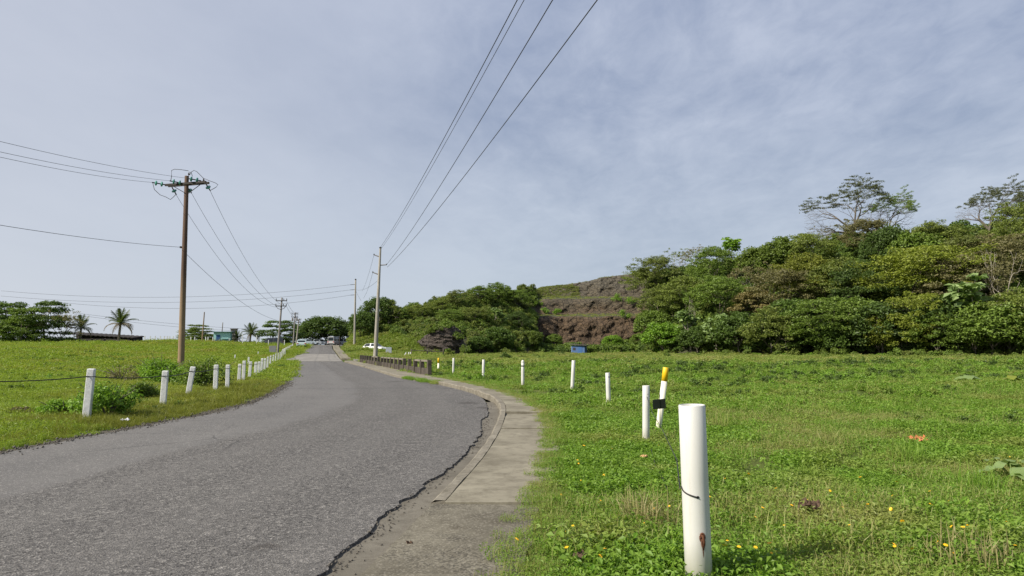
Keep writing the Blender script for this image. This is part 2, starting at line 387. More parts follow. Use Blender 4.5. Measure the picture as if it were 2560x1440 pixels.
def asphalt_mat():
    m, t, b = newmat('asphalt'); p = pos(t)
    uv = N(t, 'ShaderNodeUVMap', uv_map='UVMap'); sep = N(t, 'ShaderNodeSeparateXYZ'); L(t, uv.outputs[0], sep.inputs[0])
    wob = MATH(t, 'MULTIPLY', MATH(t, 'SUBTRACT', NOISE(t, p, 0.35, 4, 0.6), 0.5), 0.9)
    lat = MATH(t, 'ADD', sep.outputs[0], wob)
    rough_side = RAMP(t, MATH(t, 'DIVIDE', lat, 6.0), [(0.40, 0.0), (0.44, 1.0)])
    vor = N(t, 'ShaderNodeTexVoronoi'); vor.inputs['Scale'].default_value = 62; L(t, p, vor.inputs['Vector'])
    pit = N(t, 'ShaderNodeTexVoronoi'); pit.inputs['Scale'].default_value = 27; pit.inputs['Randomness'].default_value = 1.0
    L(t, MIX(t, 0.02, p, N_col(t, MAPV(t, p, (22, 22, 22)))), pit.inputs['Vector'])
    sp_ = N(t, 'ShaderNodeSeparateColor'); L(t, pit.outputs['Color'], sp_.inputs[0])
    chip = vor.outputs['Color']
    sx = N(t, 'ShaderNodeSeparateColor'); L(t, chip, sx.inputs[0])
    v2 = N(t, 'ShaderNodeTexVoronoi'); v2.inputs['Scale'].default_value = 140; L(t, p, v2.inputs['Vector'])
    s2 = N(t, 'ShaderNodeSeparateColor'); L(t, v2.outputs['Color'], s2.inputs[0])
    big = NOISE(t, p, 0.30, 5, 0.6); mid = NOISE(t, p, 2.4, 5, 0.65); fine = NOISE(t, p, 60, 3, 0.7)
    c = MIX(t, RAMP(t, big, [(0.3, 0.0), (0.7, 1.0)]), (.094, .090, .085), (.125, .119, .110))
    c = MIX(t, MATH(t, 'MULTIPLY', rough_side, 0.40), c, (.092, .084, .073))
    c = MIX(t, RAMP(t, mid, [(0.35, 0.30), (0.6, 0.0)]), c, (.070, .066, .060))
    dark = RAMP(t, sx.outputs[0], [(0.0, 0.95), (0.20, 0.8), (0.40, 0.0)])
    c = MIX(t, MATH(t, 'MULTIPLY', dark, MATH(t, 'ADD', 0.22, MATH(t, 'MULTIPLY', rough_side, 0.62))), c, (.026, .024, .022))
    pitm = MATH(t, 'MULTIPLY', RAMP(t, sp_.outputs[0], [(0.20, 1.0), (0.34, 0.0)]), RAMP(t, pit.outputs['Distance'], [(0.25, 1.0), (0.62, 0.0)]))
    c = MIX(t, MATH(t, 'MULTIPLY', pitm, MATH(t, 'MULTIPLY', rough_side, 0.85)), c, (.024, .022, .020))
    c = MIX(t, MATH(t, 'MULTIPLY', RAMP(t, sp_.outputs[1], [(0.86, 0.0), (0.95, 1.0)]), MATH(t, 'MULTIPLY', rough_side, 0.35)), c, (.26, .245, .22))
    lite = RAMP(t, sx.outputs[1], [(0.86, 0.0), (0.985, 0.6)])
    c = MIX(t, MATH(t, 'MULTIPLY', lite, 0.8), c, (.36, .34, .31))
    c = MIX(t, RAMP(t, s2.outputs[2], [(0.86, 0.0), (0.98, 0.5)]), c, (.34, .32, .30))
    vc = N(t, 'ShaderNodeTexVoronoi', feature='DISTANCE_TO_EDGE'); vc.inputs['Scale'].default_value = 0.55
    L(t, MIX(t, 0.12, p, N_col(t, MAPV(t, p, (2, 2, 2)))), vc.inputs['Vector'])
    cmask = RAMP(t, NOISE(t, p, 0.22, 3, 0.5), [(0.52, 0.0), (0.60, 1.0)])
    c = MIX(t, MATH(t, 'MULTIPLY', RAMP(t, vc.outputs['Distance'], [(0.0, 0.75), (0.012, 0.0)]), cmask), c, (.03, .028, .026))
    trk = MATH(t, 'ABSOLUTE', MATH(t, 'SUBTRACT', MATH(t, 'PINGPONG', MATH(t, 'ADD', lat, 0.2), 1.45), 0.72))
    c = MIX(t, RAMP(t, trk, [(0.0, 0.22), (0.5, 0.0)]), c, (.150, .142, .130))
    # transverse crack
    cr = MATH(t, 'ABSOLUTE', MATH(t, 'SUBTRACT', MATH(t, 'ADD', sep.outputs[1], MATH(t, 'MULTIPLY', NOISE(t, p, 1.2, 6, 0.65), 1.6)), 25.3))
    c = MIX(t, RAMP(t, cr, [(0.0, 0.8), (0.045, 0.75), (0.09, 0.0)]), c, (.035, .033, .03))
    # oil-dark patches
    for (x, y, r) in STAINS:
        d = N(t, 'ShaderNodeVectorMath', operation='DISTANCE'); L(t, p, d.inputs[0]); d.inputs[1].default_value = (x, y, 0.05)
        dd = MATH(t, 'ADD', d.outputs['Value'], MATH(t, 'MULTIPLY', MATH(t, 'SUBTRACT', NOISE(t, p, 7, 4, 0.7), 0.5), r*2.2))
        c = MIX(t, RAMP(t, MATH(t, 'DIVIDE', dd, r), [(0.55, 0.62), (1.0, 0.0)]), c, (.040, .034, .028))
    L(t, c, b.inputs['Base Color']); b.inputs['Roughness'].default_value = 0.82
    b.inputs['Specular IOR Level'].default_value = 0.35
    h = MATH(t, 'ADD', MATH(t, 'MULTIPLY', vor.outputs['Distance'], MATH(t, 'ADD', 0.35, MATH(t, 'MULTIPLY', rough_side, 0.65))), MATH(t, 'MULTIPLY', fine, 0.25))
    bump(t, b, h, 0.8, 0.009)
    return m
STAINS = [(*gp(660, 1378)[:2], 0.13), (*gp(990, 955)[:2], 0.5), (*gp(1170, 1010)[:2], 0.35), (*gp(1215, 1022)[:2], 0.3), (*gp(640, 1305)[:2], 0.05)]
M['asphalt'] = asphalt_mat()
def concrete_mat(name, c1, c2, stain, speck=0.0, sc=1.0):
    m, t, b = newmat(name); p = pos(t)
    n1 = NOISE(t, p, 0.9*sc, 6, 0.65, 0.3); n2 = NOISE(t, p, 5*sc, 6, 0.7); n3 = NOISE(t, p, 45*sc, 4, 0.7)
    c = MIX(t, RAMP(t, n1, [(0.35, 0.0), (0.65, 1.0)]), c1, c2)
    c = MIX(t, RAMP(t, n2, [(0.46, 0.0), (0.72, 0.75)]), c, stain)
    streak = NOISE(t, MAPV(t, p, (1.2, 7, 1), (0, 0, R_(8))), 2.2, 6, 0.7, 0.8)
    c = MIX(t, RAMP(t, streak, [(0.60, 0.0), (0.72, 0.40)]), c, tuple(min(1, k*1.5) for k in c2))
    if speck:
        smooth_ = RAMP(t, NOISE(t, p, 1.1, 4, 0.6), [(0.44, 1.0), (0.56, 0.15)])
        v = N(t, 'ShaderNodeTexVoronoi'); v.inputs['Scale'].default_value = 70; L(t, p, v.inputs['Vector'])
        s = N(t, 'ShaderNodeSeparateColor'); L(t, v.outputs['Color'], s.inputs[0])
        c = MIX(t, MATH(t, 'MULTIPLY', MATH(t, 'MULTIPLY', RAMP(t, s.outputs[0], [(0.45, 1.0), (0.5, 0.0)]), speck), smooth_), c, (.035, .032, .026))
        c = MIX(t, MATH(t, 'MULTIPLY', RAMP(t, s.outputs[1], [(0.78, 0.0), (0.85, 1.0)]), speck*0.45), c, (.34, .31, .25))
    L(t, c, b.inputs['Base Color']); b.inputs['Roughness'].default_value = 0.9
    b.inputs['Specular IOR Level'].default_value = 0.25
    bump(t, b, MATH(t, 'ADD', n3, n2), 0.5, 0.008); return m
M['walk'] = concrete_mat('walk_concrete', (.165, .148, .108), (.250, .228, .170), (.088, .075, .052))
M['walk_rough'] = concrete_mat('walk_rough', (.120, .108, .080), (.185, .168, .126), (.066, .056, .038), 0.6)
M['gutter'] = concrete_mat('gutter_concrete', (.115, .104, .082), (.165, .150, .120), (.070, .060, .044))
M['kerb'] = concrete_mat('kerb_concrete', (.150, .134, .102), (.240, .218, .172), (.070, .060, .043), 0.0, 3.0)
M['apron'] = concrete_mat('apron_concrete', (.190, .178, .158), (.245, .232, .208), (.120, .112, .098), 0.0, 0.5)
M['barrier'] = concrete_mat('barrier_concrete', (.050, .042, .034), (.090, .076, .060), (.022, .018, .014), 0.0, 1.5)
M['barrier_post'] = concrete_mat('barrier_post', (.060, .050, .040), (.105, .090, .070), (.026, .021, .017), 0.0, 1.5)
M['shoulder'] = concrete_mat('shoulder_gravel', (.052, .045, .034), (.082, .072, .055), (.030, .025, .018), 0.6)
def pvc_mat():
    m, t, b = newmat('white_pvc'); v = objc(t)
    n = NOISE(t, v, 1.6, 5, 0.6); st = NOISE(t, MAPV(t, v, (9, 9, 0.7)), 3, 6, 0.7)
    c = MIX(t, n, (.53, .52, .48), (.60, .60, .57))
    c = MIX(t, RAMP(t, st, [(0.54, 0.0), (0.78, 0.55)]), c, (.46, .44, .37))
    sp = NOISE(t, MAPV(t, v, (60, 60, 22)), 1.0, 3, 0.6)
    c = MIX(t, RAMP(t, sp, [(0.74, 0.0), (0.78, 0.55)]), c, (.40, .38, .33))
    s = N(t, 'ShaderNodeSeparateXYZ'); L(t, v, s.inputs[0])
    c = MIX(t, RAMP(t, MATH(t, 'ADD', s.outputs[2], MATH(t, 'MULTIPLY', st, 0.2)), [(0.10, 0.75), (0.40, 0.0)]), c, (.36, .34, .24))
    L(t, c, b.inputs['Base Color']); b.inputs['Roughness'].default_value = 0.42; return m
M['pvc'] = pvc_mat()
M['white_concrete'] = concrete_mat('white_painted_concrete', (.68, .68, .66), (.78, .78, .76), (.48, .48, .44), 0.0, 3)
M['yellow_paint'] = simple('yellow_paint', (.76, .48, .01), 0.45, 0.08, 8)
M['cream_pipe'] = simple('cream_pipe', (.74, .71, .58), 0.5, 0.10, 5)
M['rust'] = simple('rust', (.12, .045, .02), 0.85, 0.5, 40, 0.2, 0.4)
M['wire'] = simple('dark_wire', (.045, .042, .04), 0.6, 0.2, 4, 0.6)
M['cable'] = simple('cable', (.035, .035, .037), 0.7, 0.1, 1)
M['black_plate'] = simple('black_plate', (.018, .022, .018), 0.5, 0.4, 8, 0.2)
M['pole_wood'] = None
def wood_mat():
    m, t, b = newmat('pole_wood'); v = objc(t)
    g = NOISE(t, MAPV(t, v, (10, 10, 0.5)), 2.5, 7, 0.7, 0.3); n = NOISE(t, v, 0.5, 4)
    c = MIX(t, g, (.15, .10, .055), (.34, .24, .135)); c = MIX(t, RAMP(t, n, [(.4, 0), (.7, .5)]), c, (.12, .085, .055))
    s = N(t, 'ShaderNodeSeparateXYZ'); L(t, v, s.inputs[0])
    c = MIX(t, RAMP(t, MATH(t, 'ADD', MATH(t, 'DIVIDE', s.outputs[2], 12.0), MATH(t, 'MULTIPLY', MATH(t, 'SUBTRACT', g, 0.5), 0.25)), [(0.36, 0.0), (0.62, 0.9)]), c, (.070, .036, .022))
    L(t, c, b.inputs['Base Color']); b.inputs['Roughness'].default_value = 0.85; bump(t, b, g, 0.5, 0.01); return m
M['pole_wood'] = wood_mat()
M['dark_wood'] = simple('dark_wood', (.030, .024, .020), 0.85, 0.4, 5)
M['pole_conc'] = concrete_mat('pole_concrete', (.27, .25, .21), (.33, .31, .27), (.20, .18, .15), 0, 1)
M['pole_grey'] = simple('pole_grey', (.20, .185, .17), 0.85, 0.25, 2)
M['steel'] = simple('galvanised_steel', (.22, .22, .22), 0.5, 0.15, 6, 0.6)
def glass_ins():
    m, t, b = newmat('green_glass'); b.inputs['Base Color'].default_value = (.12, .42, .33, 1)
    b.inputs['Roughness'].default_value = 0.08; b.inputs['Transmission Weight'].default_value = 0.45; return m
M['ins'] = glass_ins()

# ------------------------------------------------------------------ setting: ground sheet, hill, cliff, sea
def ribbon(name, fa, fb, y0, y1, step, dz, mat, nx=6, kind='structure', skirt=0.0, jag=None, jagl=None, zcross=None):
    ys = np.linspace(y0, y1, max(2, int(round((y1-y0)/step))+1)); us = np.linspace(0, 1, nx)
    Y = np.repeat(ys[:, None], nx, 1); A = fa(ys); B = fb(ys)
    if jag: B = B + jag(ys)
    if jagl: A = A + jagl(ys)
    X = A[:, None]*(1-us)+B[:, None]*us
    # heights follow the cleared ground without its bumps
    Z = ground_road(X, Y)+dz
    if zcross: Z = Z + zcross(us)[None, :]
    nv = X.size; V = np.stack([X, Y, Z], -1).reshape(-1, 3)
    idx = np.arange(nv).reshape(len(ys), nx)
    q = np.stack([idx[:-1, :-1], idx[:-1, 1:], idx[1:, 1:], idx[1:, :-1]], -1).reshape(-1, 4)
    uv = np.stack([(X-A[:, None]), Y], -1).reshape(-1, 2)
    if skirt:
        for col, rev in ((0, False), (nx-1, True)):
            b0 = len(V); low = V[idx[:, col]].copy(); low[:, 2] -= skirt; V = np.vstack([V, low]); uv = np.vstack([uv, uv[idx[:, col]]])
            li = np.arange(b0, b0+len(ys)); ti = idx[:, col]
            s = np.stack([ti[:-1], ti[1:], li[1:], li[:-1]], -1)
            q = np.vstack([q, s if not rev else s[:, ::-1]])
        for row, rev in ((0, True), (len(ys)-1, False)):
            b0 = len(V); low = V[idx[row]].copy(); low[:, 2] -= skirt; V = np.vstack([V, low]); uv = np.vstack([uv, uv[idx[row]]])
            li = np.arange(b0, b0+nx); ti = idx[row]
            s = np.stack([ti[:-1], ti[1:], li[1:], li[:-1]], -1)
            q = np.vstack([q, s if not rev else s[:, ::-1]])
    me = npmesh(name, V, q, False)
    ul = me.uv_layers.new(name='UVMap'); li = np.empty(len(me.loops), np.int32); me.loops.foreach_get('vertex_index', li)
    ul.data.foreach_set('uv', uv[li].astype(np.float32).ravel())
    o = link(name, me, mat)
    if kind: o['kind'] = kind
    return o
def ground_road(X, Y):
    return ZR(Y) + 0*X

def make_ground():
    th = np.linspace(0, 2*math.pi, 901)[:-1]
    r = [0.0, 0.4]
    while r[-1] < 9000: r.append(r[-1]*1.032+0.06)
    r = np.array(r[1:]); T, RR = np.meshgrid(th, r)
    X = RR*np.sin(T); Y = RR*np.cos(T)
    Z = base_ground(X, Y)
    inside = (X > XLs(Y)+0.3) & (X < XOs(Y)-0.2) & (Y > -58) & (Y < 150)
    Z = Z - np.where(inside, 0.16, 0.0)
    h, wq, t, px = hill_parts(X, Y)
    under = (Y > 70) & (px > 900) & (px < 3500) & (t > 0.02)
    Z = Z - np.where(under, 0.8, 0.0)
    n = len(th); V = np.stack([X, Y, Z], -1).reshape(-1, 3)
    idx = np.arange(len(r)*n).reshape(len(r), n); nx = np.roll(idx, -1, 1)
    q = np.stack([idx[:-1], nx[:-1], nx[1:], idx[1:]], -1).reshape(-1, 4)[:, ::-1]
    c = len(V); V = np.vstack([V, [[0, 0, base_ground(0., 0.)]]])
    cap = np.stack([idx[0], np.full(n, c), nx[0], nx[0]], -1)
    me = npmesh('ground', V, q, True)
    o = link('ground', me, M['ground']); o['kind'] = 'structure'
make_ground()
def make_hill():
    pxs = np.concatenate([np.arange(858, 1320, 6), np.arange(1320, 1660, 2.5), np.arange(1660, 3560, 10)])
    t = np.concatenate([np.arange(70, 140, 2.0), np.arange(140, 156, 0.6), np.arange(156, 175, 0.14), np.arange(175, 191, 0.25), np.arange(191, 200, 0.8), np.arange(200, 290, 4)])
    P, Y = np.meshgrid(pxs, t); X = (P-1280)/F*Y*1.004
    Z, wq, tt, px = hill_parts(X, Y)
    b = base_ground(X, Y)
    Z = np.where(tt <= 0, b-0.35, np.maximum(Z, b-0.35))
    # rough rock relief
    gz = np.abs(np.gradient(Z, axis=0)/np.gradient(Y, axis=0))
    steep = np.maximum(wq*sstep(0.7, 1.6, gz), wq*sstep(178, 180.5, Y)*(1-sstep(187, 189, Y))*.8*sstep(1380, 1440, P))
    ru, rv = X*.80+Z*.60, Z*.95-X*.45
    D = (fbm(ru*0.22, rv*0.35, 71, 3)-0.5)*2.6*steep + (fbm(np.floor(ru*.75+fbm(rv, ru, 73, 2)*1.3)*1.7, np.floor(rv*1.15+fbm(ru, rv, 74, 2)*1.3)*2.3, 77, 2)-0.5)*1.5*steep
    Yd = Y + D
    V = np.stack([X, Yd, Z], -1).reshape(-1, 3); nc = len(pxs)
    idx = np.arange(V.shape[0]).reshape(len(t), nc)
    q = np.stack([idx[:-1, :-1], idx[:-1, 1:], idx[1:, 1:], idx[1:, :-1]], -1)
    rk = wq*sstep(.22, .45, gz+(fbm(X*.5, Y*.5, 93, 3)-.5)*.3); qs = (rk[:-1, :-1]+rk[1:, 1:])/2
    bank = (px[:-1, :-1] < 893) & (gz[:-1, :-1] > 0.0) & (tt[:-1, :-1] > 0.02)
    upper = (wq[:-1, :-1] > .5) & (Y[:-1, :-1] > 178) & (Y[:-1, :-1] < 188) & (P[:-1, :-1]+(fbm(X[:-1, :-1]/3, Y[:-1, :-1]/3, 91, 3)-.5)*60 > 1408-(Y[:-1, :-1]-188)*9)
    rock = (qs > 0.3) | bank | upper
    for name, sel, mat in (('hill', ~rock, M['hill']), ('cliff', rock, M['cliff'])):
        f = q[sel]; u, inv = np.unique(f.ravel(), return_inverse=True)
        o = link(name, npmesh(name, V[u], inv.reshape(-1, 4), True), mat); o['kind'] = 'structure'
make_hill()
def sea():
    m, t, b = newmat('sea_water'); p = pos(t)
    b.inputs['Base Color'].default_value = (.05, .10, .13, 1); b.inputs['Roughness'].default_value = 0.25
    bump(t, b, NOISE(t, p, 0.15, 5), 0.4, 0.5)
    mb = MB(); n = 96; mb.v = [(0, 0, -5.0)]
    for k in range(n):
        a = 2*math.pi*k/n; mb.v.append((12000*math.cos(a), 12000*math.sin(a), -5.0))
    mb.f = [(0, k+1, (k+1) % n+1) for k in range(n)]
    o = mb.build('sea', m); o['kind'] = 'structure'
sea()

# ------------------------------------------------------------------ road, kerb, gutter, pavement
def ragged(seed, amp, fine):
    def f(ys):
        r = (fbm(ys/1.1, ys*0, seed, 4)-0.5)*2*amp + (fbm(ys/0.14, ys*0, seed+5, 3)-0.5)*2*fine
        return r*np.clip(1.2-np.abs(ys-8)/30, 0.25, 1)
    return f
def jr(ys): return np.where(ys < 18, ragged(5, 0.12, 0.04)(ys), -0.02+0*ys)
ribbon('road', XLs, XRs, -55, 25, 0.03, 0.023, M['asphalt'], 14, skirt=0.13, jag=jr, jagl=ragged(15, 0.12, 0.06))
ribbon('road', XLs, XRs, 25.004, 86, 0.5, 0.0235, M['asphalt'], 14, skirt=0.13, jag=jr, jagl=ragged(25, 0.25, 0.1))
ribbon('road', XLs, XRs, 106, 200, 2.0, 0.03, M['asphalt'], 8, skirt=0.13)
def apron_l(ys): return XLs(ys) - 2.0*sstep(84, 88, ys)*(1-sstep(96, 106, ys))
ribbon('concrete_apron', apron_l, lambda y: XRs(y)-0.02+0*y, 86.01, 105.99, 1.0, 0.058, M['apron'], 10, skirt=0.14)
ribbon('side_lane', lambda y: XRs(y)+1.6, lambda y: XRs(y)+9+0*y, 88.5, 93.0, 0.5, 0.075, M['apron'], 8, skirt=0.2)
ribbon('gutter', lambda y: XRs(y)-0.35, lambda y: XKs(y)+0.02, -55, 19.0, 0.25, 0.0, M['gutter'], 4, skirt=0.1)
ribbon('road_shoulder', lambda y: XLs(y)-0.32, lambda y: XLs(y)+0.4, -50, 84, 0.25, 0.012, M['shoulder'], 5, jagl=ragged(35, 0.25, 0.10))
# paved place at the top of the rise
def plaza():
    xs = np.linspace(-75, -34, 22); ys = np.linspace(146, 215, 26); X, Y = np.meshgrid(xs, ys); X = X-(Y-146)*0.27
    Z = base_ground(X, Y)*0+ZR(Y)+0.07
    V = np.stack([X, Y, Z], -1).reshape(-1, 3); idx = np.arange(X.size).reshape(X.shape)
    q = np.stack([idx[:-1, :-1], idx[:-1, 1:], idx[1:, 1:], idx[1:, :-1]], -1).reshape(-1, 4)
    o = link('parking_area', npmesh('parking_area', V, q), M['apron']); o['kind'] = 'structure'
plaza()
def kerb(y0, y1, h, step, mat):
    ys = np.linspace(y0, y1, int(round((y1-y0)/step))+1)
    wear = (fbm(ys/0.5, ys*0, 61, 4)-0.5)
    k0 = XKs(ys); w = 0.13
    z0 = ZR(ys)-0.03; zt = ZR(ys)+h(ys)+wear*0.035
    fr = k0+wear*0.05
    ring = [(fr, z0), (fr, zt-0.025), (fr+0.025+np.abs(wear)*0.05, zt), (k0+w, zt), (k0+w, z0)]
    V = np.stack([np.stack([a, ys, b], -1) for a, b in ring], 1).reshape(-1, 3); n = 5
    idx = np.arange(len(ys)*n).reshape(len(ys), n)
    q = np.stack([idx[:-1, :-1], idx[:-1, 1:], idx[1:, 1:], idx[1:, :-1]], -1).reshape(-1, 4)[:, ::-1]
    caps = np.array([[idx[0, 0], idx[0, 1], idx[0, 3], idx[0, 4]], [idx[-1, 4], idx[-1, 3], idx[-1, 1], idx[-1, 0]]]); q = np.vstack([q, caps])
    o = link('kerb', npmesh('kerb', V, q), mat); o['kind'] = 'structure'
kerb(7.05, 17.5, lambda y: 0.062+0.07*sstep(12, 18, y), 0.07, M['kerb'])
kerb(17.52, 84, lambda y: 0.135+0*y, 0.12, M['kerb'])
def hwalk(y): return 0.055+0.07*sstep(12, 18, y)
joints = [-55, -30, -10, 2.2, 6.95, 8.6, 10.7, 12.7, 15.2, 18.2, 21.5, 25, 29, 33, 38, 44, 51, 60, 72, 86]
for i in range(len(joints)-1):
    a, b = joints[i], joints[i+1]
    rough = b <= 6.96
    tilt = (random.random()-0.5)*0.02
    o = ribbon('sidewalk', (lambda y: XKs(y)+0.02) if rough else (lambda y: XKs(y)+0.142), XOs, a+0.005, b-0.005, min(0.25, (b-a)/12), 0.036 if rough else float(hwalk((a+b)/2)),
               M['walk_rough'] if rough else M['walk'], 8, skirt=0.18, jag=ragged(70+i, 0.10, 0.05),
               zcross=lambda u, tl=tilt: (u-0.5)*tl)
ribbon('sidewalk', lambda y: XKs(y)+0.1, XOs, 94, 150, 2.0, 0.11, M['walk'], 5, skirt=0.2)

# ------------------------------------------------------------------ plant builders
def leaf_quads(c, nrm, ln, wd, fold=0.25, rot=None, r=rng):
    """one folded four-cornered leaf at each centre c with direction of normal nrm"""
    n = len(c); nrm = nrm/np.maximum(np.linalg.norm(nrm, axis=1, keepdims=True), 1e-6)
    a = r.normal(size=(n, 3)) if rot is None else rot
    a = a-nrm*np.sum(a*nrm, 1, keepdims=True); a /= np.maximum(np.linalg.norm(a, axis=1, keepdims=True), 1e-6)
    b = np.cross(nrm, a); ln = np.broadcast_to(ln, (n,))[:, None]; wd = np.broadcast_to(wd, (n,))[:, None]
    p0 = c-a*ln*0.5; p2 = c+a*ln*0.5-nrm*ln*0.12
    p1 = c+b*wd*0.5+nrm*wd*fold-a*ln*0.05; p3 = c-b*wd*0.5+nrm*wd*fold-a*ln*0.05
    V = np.stack([p0, p1, p2, p3], 1).reshape(-1, 3)
    return V, np.arange(4*n).reshape(n, 4)
def branch_tree(r, levels=4, kids=(3, 3, 3, 2), angle=(35, 38, 40, 45), lens=(1, .8, .62, .5), up=0.15, flat=0.0, trunk=1.0, rad=0.07, bend=0.25, clear=0.5):
    """returns (list of polylines with radii, tips) in arbitrary units, base at the origin"""
    lines = []; tips = []
    def grow(p, d, ln, rd, lv):
        pts = [p]; q = p.copy(); dd = d.copy(); rs = [rd]; n = 4
        for i in range(n):
            dd = dd + r.normal(size=3)*bend*0.5 + np.array([0, 0, up*(0.6 if lv else 0.0)])
            if flat and lv >= 2: dd[2] = dd[2]*(1-flat)
            dd /= np.linalg.norm(dd); q = q+dd*ln/n; pts.append(q.copy()); rs.append(rd*(1-0.38*(i+1)/n))
        lines.append((pts, rs))
        if lv >= levels: tips.append(q); return
        k = kids[min(lv, len(kids)-1)]; ph = r.uniform(0, 6.28)
        for j in range(k):
            an = R_(angle[min(lv, len(angle)-1)])*r.uniform(0.65, 1.3); az = ph+6.283*j/k+r.normal()*0.35
            a = np.cross(dd, [0, 0, 1.0]) if abs(dd[2]) < 0.9 else np.array([1.0, 0, 0])
            a /= np.linalg.norm(a); b = np.cross(dd, a)
            nd = dd*math.cos(an)+(a*math.cos(az)+b*math.sin(az))*math.sin(an)
            s = pts[-1] if (j % 2 == 0 or lv == 0) else pts[-2]
            grow(s, nd, lens[min(lv, len(lens)-1)]*r.uniform(0.75, 1.2), rs[-1]*0.72, lv+1)
    grow(np.zeros(3), np.array([r.normal()*0.08, r.normal()*0.08, 1.0]), trunk, rad, 0)
    return lines, np.array(tips)
def fit(lines, tips, H, Rx):
    P = np.vstack([np.array(l[0]) for l in lines]); zmax = P[:, 2].max(); rx = np.percentile(np.hypot(tips[:, 0], tips[:, 1]), 95)
    s = np.array([Rx/rx, Rx/rx, H/zmax])
    return [([p*s for p in l], [x*H/zmax for x in rs]) for l, rs in lines], tips*s
def lines_mesh(name, lines, n=5, minr=0.0, thick=1.0):
    mb = MB()
    for pts, rs in lines:
        if rs[0]*thick < minr: continue
        mb.tube(pts, [max(x*thick, 0.012) for x in rs], n if rs[0]*thick > 0.05 else 3, cap=False)
    return mb.mesh(name, True)
def crown_mesh(name, r, centers, rad, per, size, flat=0.7, upb=0.6, fold=0.2, aspect=0.6, shell=0.5):
    n = len(centers)*per
    C = np.repeat(centers, per, 0); d = r.normal(size=(n, 3)); d /= np.linalg.norm(d, axis=1, keepdims=True)
    rr = r.uniform(0, 1, (n, 1))**shell; R3 = np.repeat(np.broadcast_to(rad, (len(centers),)), per)[:, None]
    off = d*rr*R3*np.array([1, 1, flat]); off[:, 2] += 0
    nr = d*0.6 + r.normal(size=(n, 3))*0.55 + np.array([0, 0, upb])
    s = size*r.uniform(0.6, 1.3, n)
    V, Q = leaf_quads(C+off, nr, s, s*aspect, fold, None, r)
    return npmesh(name, V, Q)
PROTO = {}
def proto(kind, H, Rx, seed):
    """(trunk mesh, crown mesh) for one specimen of a kind of tree, real size"""
    r = np.random.default_rng(seed)
    if kind == 'round':
        ln, tp = branch_tree(r, 3, (4, 4, 3), (38, 42, 48), (.9, .6, .45), 0.12, 0, .55, .055)
        ln, tp = fit(ln, tp, H*0.92, Rx*0.85)
        extra = []
        for i in range(80):
            d = r.normal(size=3); d[2] = abs(d[2])*1.0-0.45; d /= np.linalg.norm(d)
            extra.append([d[0]*Rx*.85, d[1]*Rx*.85, H*0.50+d[2]*H*0.42*r.uniform(.8, 1.1)])
        C = np.vstack([tp, extra]); rad = r.uniform(0.07, 0.17, len(C))*min(Rx*2, H)
        return lines_mesh('trunk', ln), crown_mesh('crown', r, C, rad, 64, 0.34, 0.6, 0.75, 0.2, 0.62, .35)
    if kind == 'fine':
        ln, tp = branch_tree(r, 4, (4, 3, 3, 2), (34, 40, 42, 48), (.8, .62, .5, .36), 0.14, 0, .5, .05)
        ln, tp = fit(ln, tp, H*1.0, Rx*1.08)
        extra = []
        for i in range(60):
            d = r.normal(size=3); d[2] = abs(d[2])*0.9-0.35; d /= np.linalg.norm(d)
            extra.append([d[0]*Rx*.85, d[1]*Rx*.85, H*0.50+d[2]*H*0.43*r.uniform(.8, 1.1)])
        C = np.vstack([tp, extra]); rad = r.uniform(0.06, 0.15, len(C))*min(Rx*2, H)
        return lines_mesh('trunk', ln), crown_mesh('crown', r, C, rad, 64, 0.26, 0.45, 0.85, 0.2, 0.52, .38)
    if kind == 'sparse':
        ln, tp = branch_tree(r, 4, (4, 3, 3, 2), (36, 40, 42, 45), (.8, .62, .5, .36), 0.10, 0, .5, .055)
        ln, tp = fit(ln, tp, H*0.97, Rx)
        return lines_mesh('trunk', ln, thick=1.1), crown_mesh('crown', r, tp, 0.07*H, 16, 0.26, 0.5, 0.7, 0.2, 0.5)
    if kind == 'umbrella':
        ln, tp = branch_tree(r, 5, (6, 3, 3, 3, 3), (56, 36, 34, 36, 40), (.95, .62, .48, .36, .26), 0.07, 0.16, .40, .060, 0.24)
        ln, tp = fit(ln, tp, H, Rx)
        if seed % 2:
            k = lambda q: q*np.array([1, .7, 1])+np.array([Rx*.75, 0, 0])*((q[2]/H) if q.ndim == 1 else 0)**2
            ln = [([k(q) for q in l], rs) for l, rs in ln]; tp = np.array([k(q) for q in tp])
        # flat-topped crown: pull the tips up to a shallow dome
        rr = np.hypot(tp[:, 0], tp[:, 1])/Rx; top = H*(1.0-0.24*np.minimum(rr, 1.2)**2)
        keep = tp[:, 2] > H*(0.62-.14*np.minimum(rr, 1)); C = tp[keep]
        rad = r.uniform(0.03, 0.07, len(C))*Rx
        return lines_mesh('trunk', ln, thick=2.3), crown_mesh('crown', r, C, rad*1.5, 34, 0.30, 0.18, 0.9, 0.15, 0.5)
    if kind == 'layered':
        ln, tp = branch_tree(r, 3, (5, 4, 3), (62, 45, 45), (.8, .5, .4), 0.02, 0.45, .6, .05)
        ln, tp = fit(ln, tp, H*0.95, Rx)
        extra = []
        for lv in range(6):
            z = H*(0.12+0.158*lv); rad_l = Rx*(1.0-0.10*abs(lv-2)-0.05*lv)
            for k in range(int(15-lv)):
                a = r.uniform(0, 6.28); q = rad_l*math.sqrt(r.uniform(0.1, 1)); extra.append([q*math.cos(a), q*math.sin(a), z+r.normal()*0.12])
        C = np.vstack([tp, extra]); rad = r.uniform(0.18, 0.34, len(C))*Rx*0.9
        return lines_mesh('trunk', ln), crown_mesh('crown', r, C, rad, 70, 0.32, 0.26, 1.0, 0.15, 0.62)
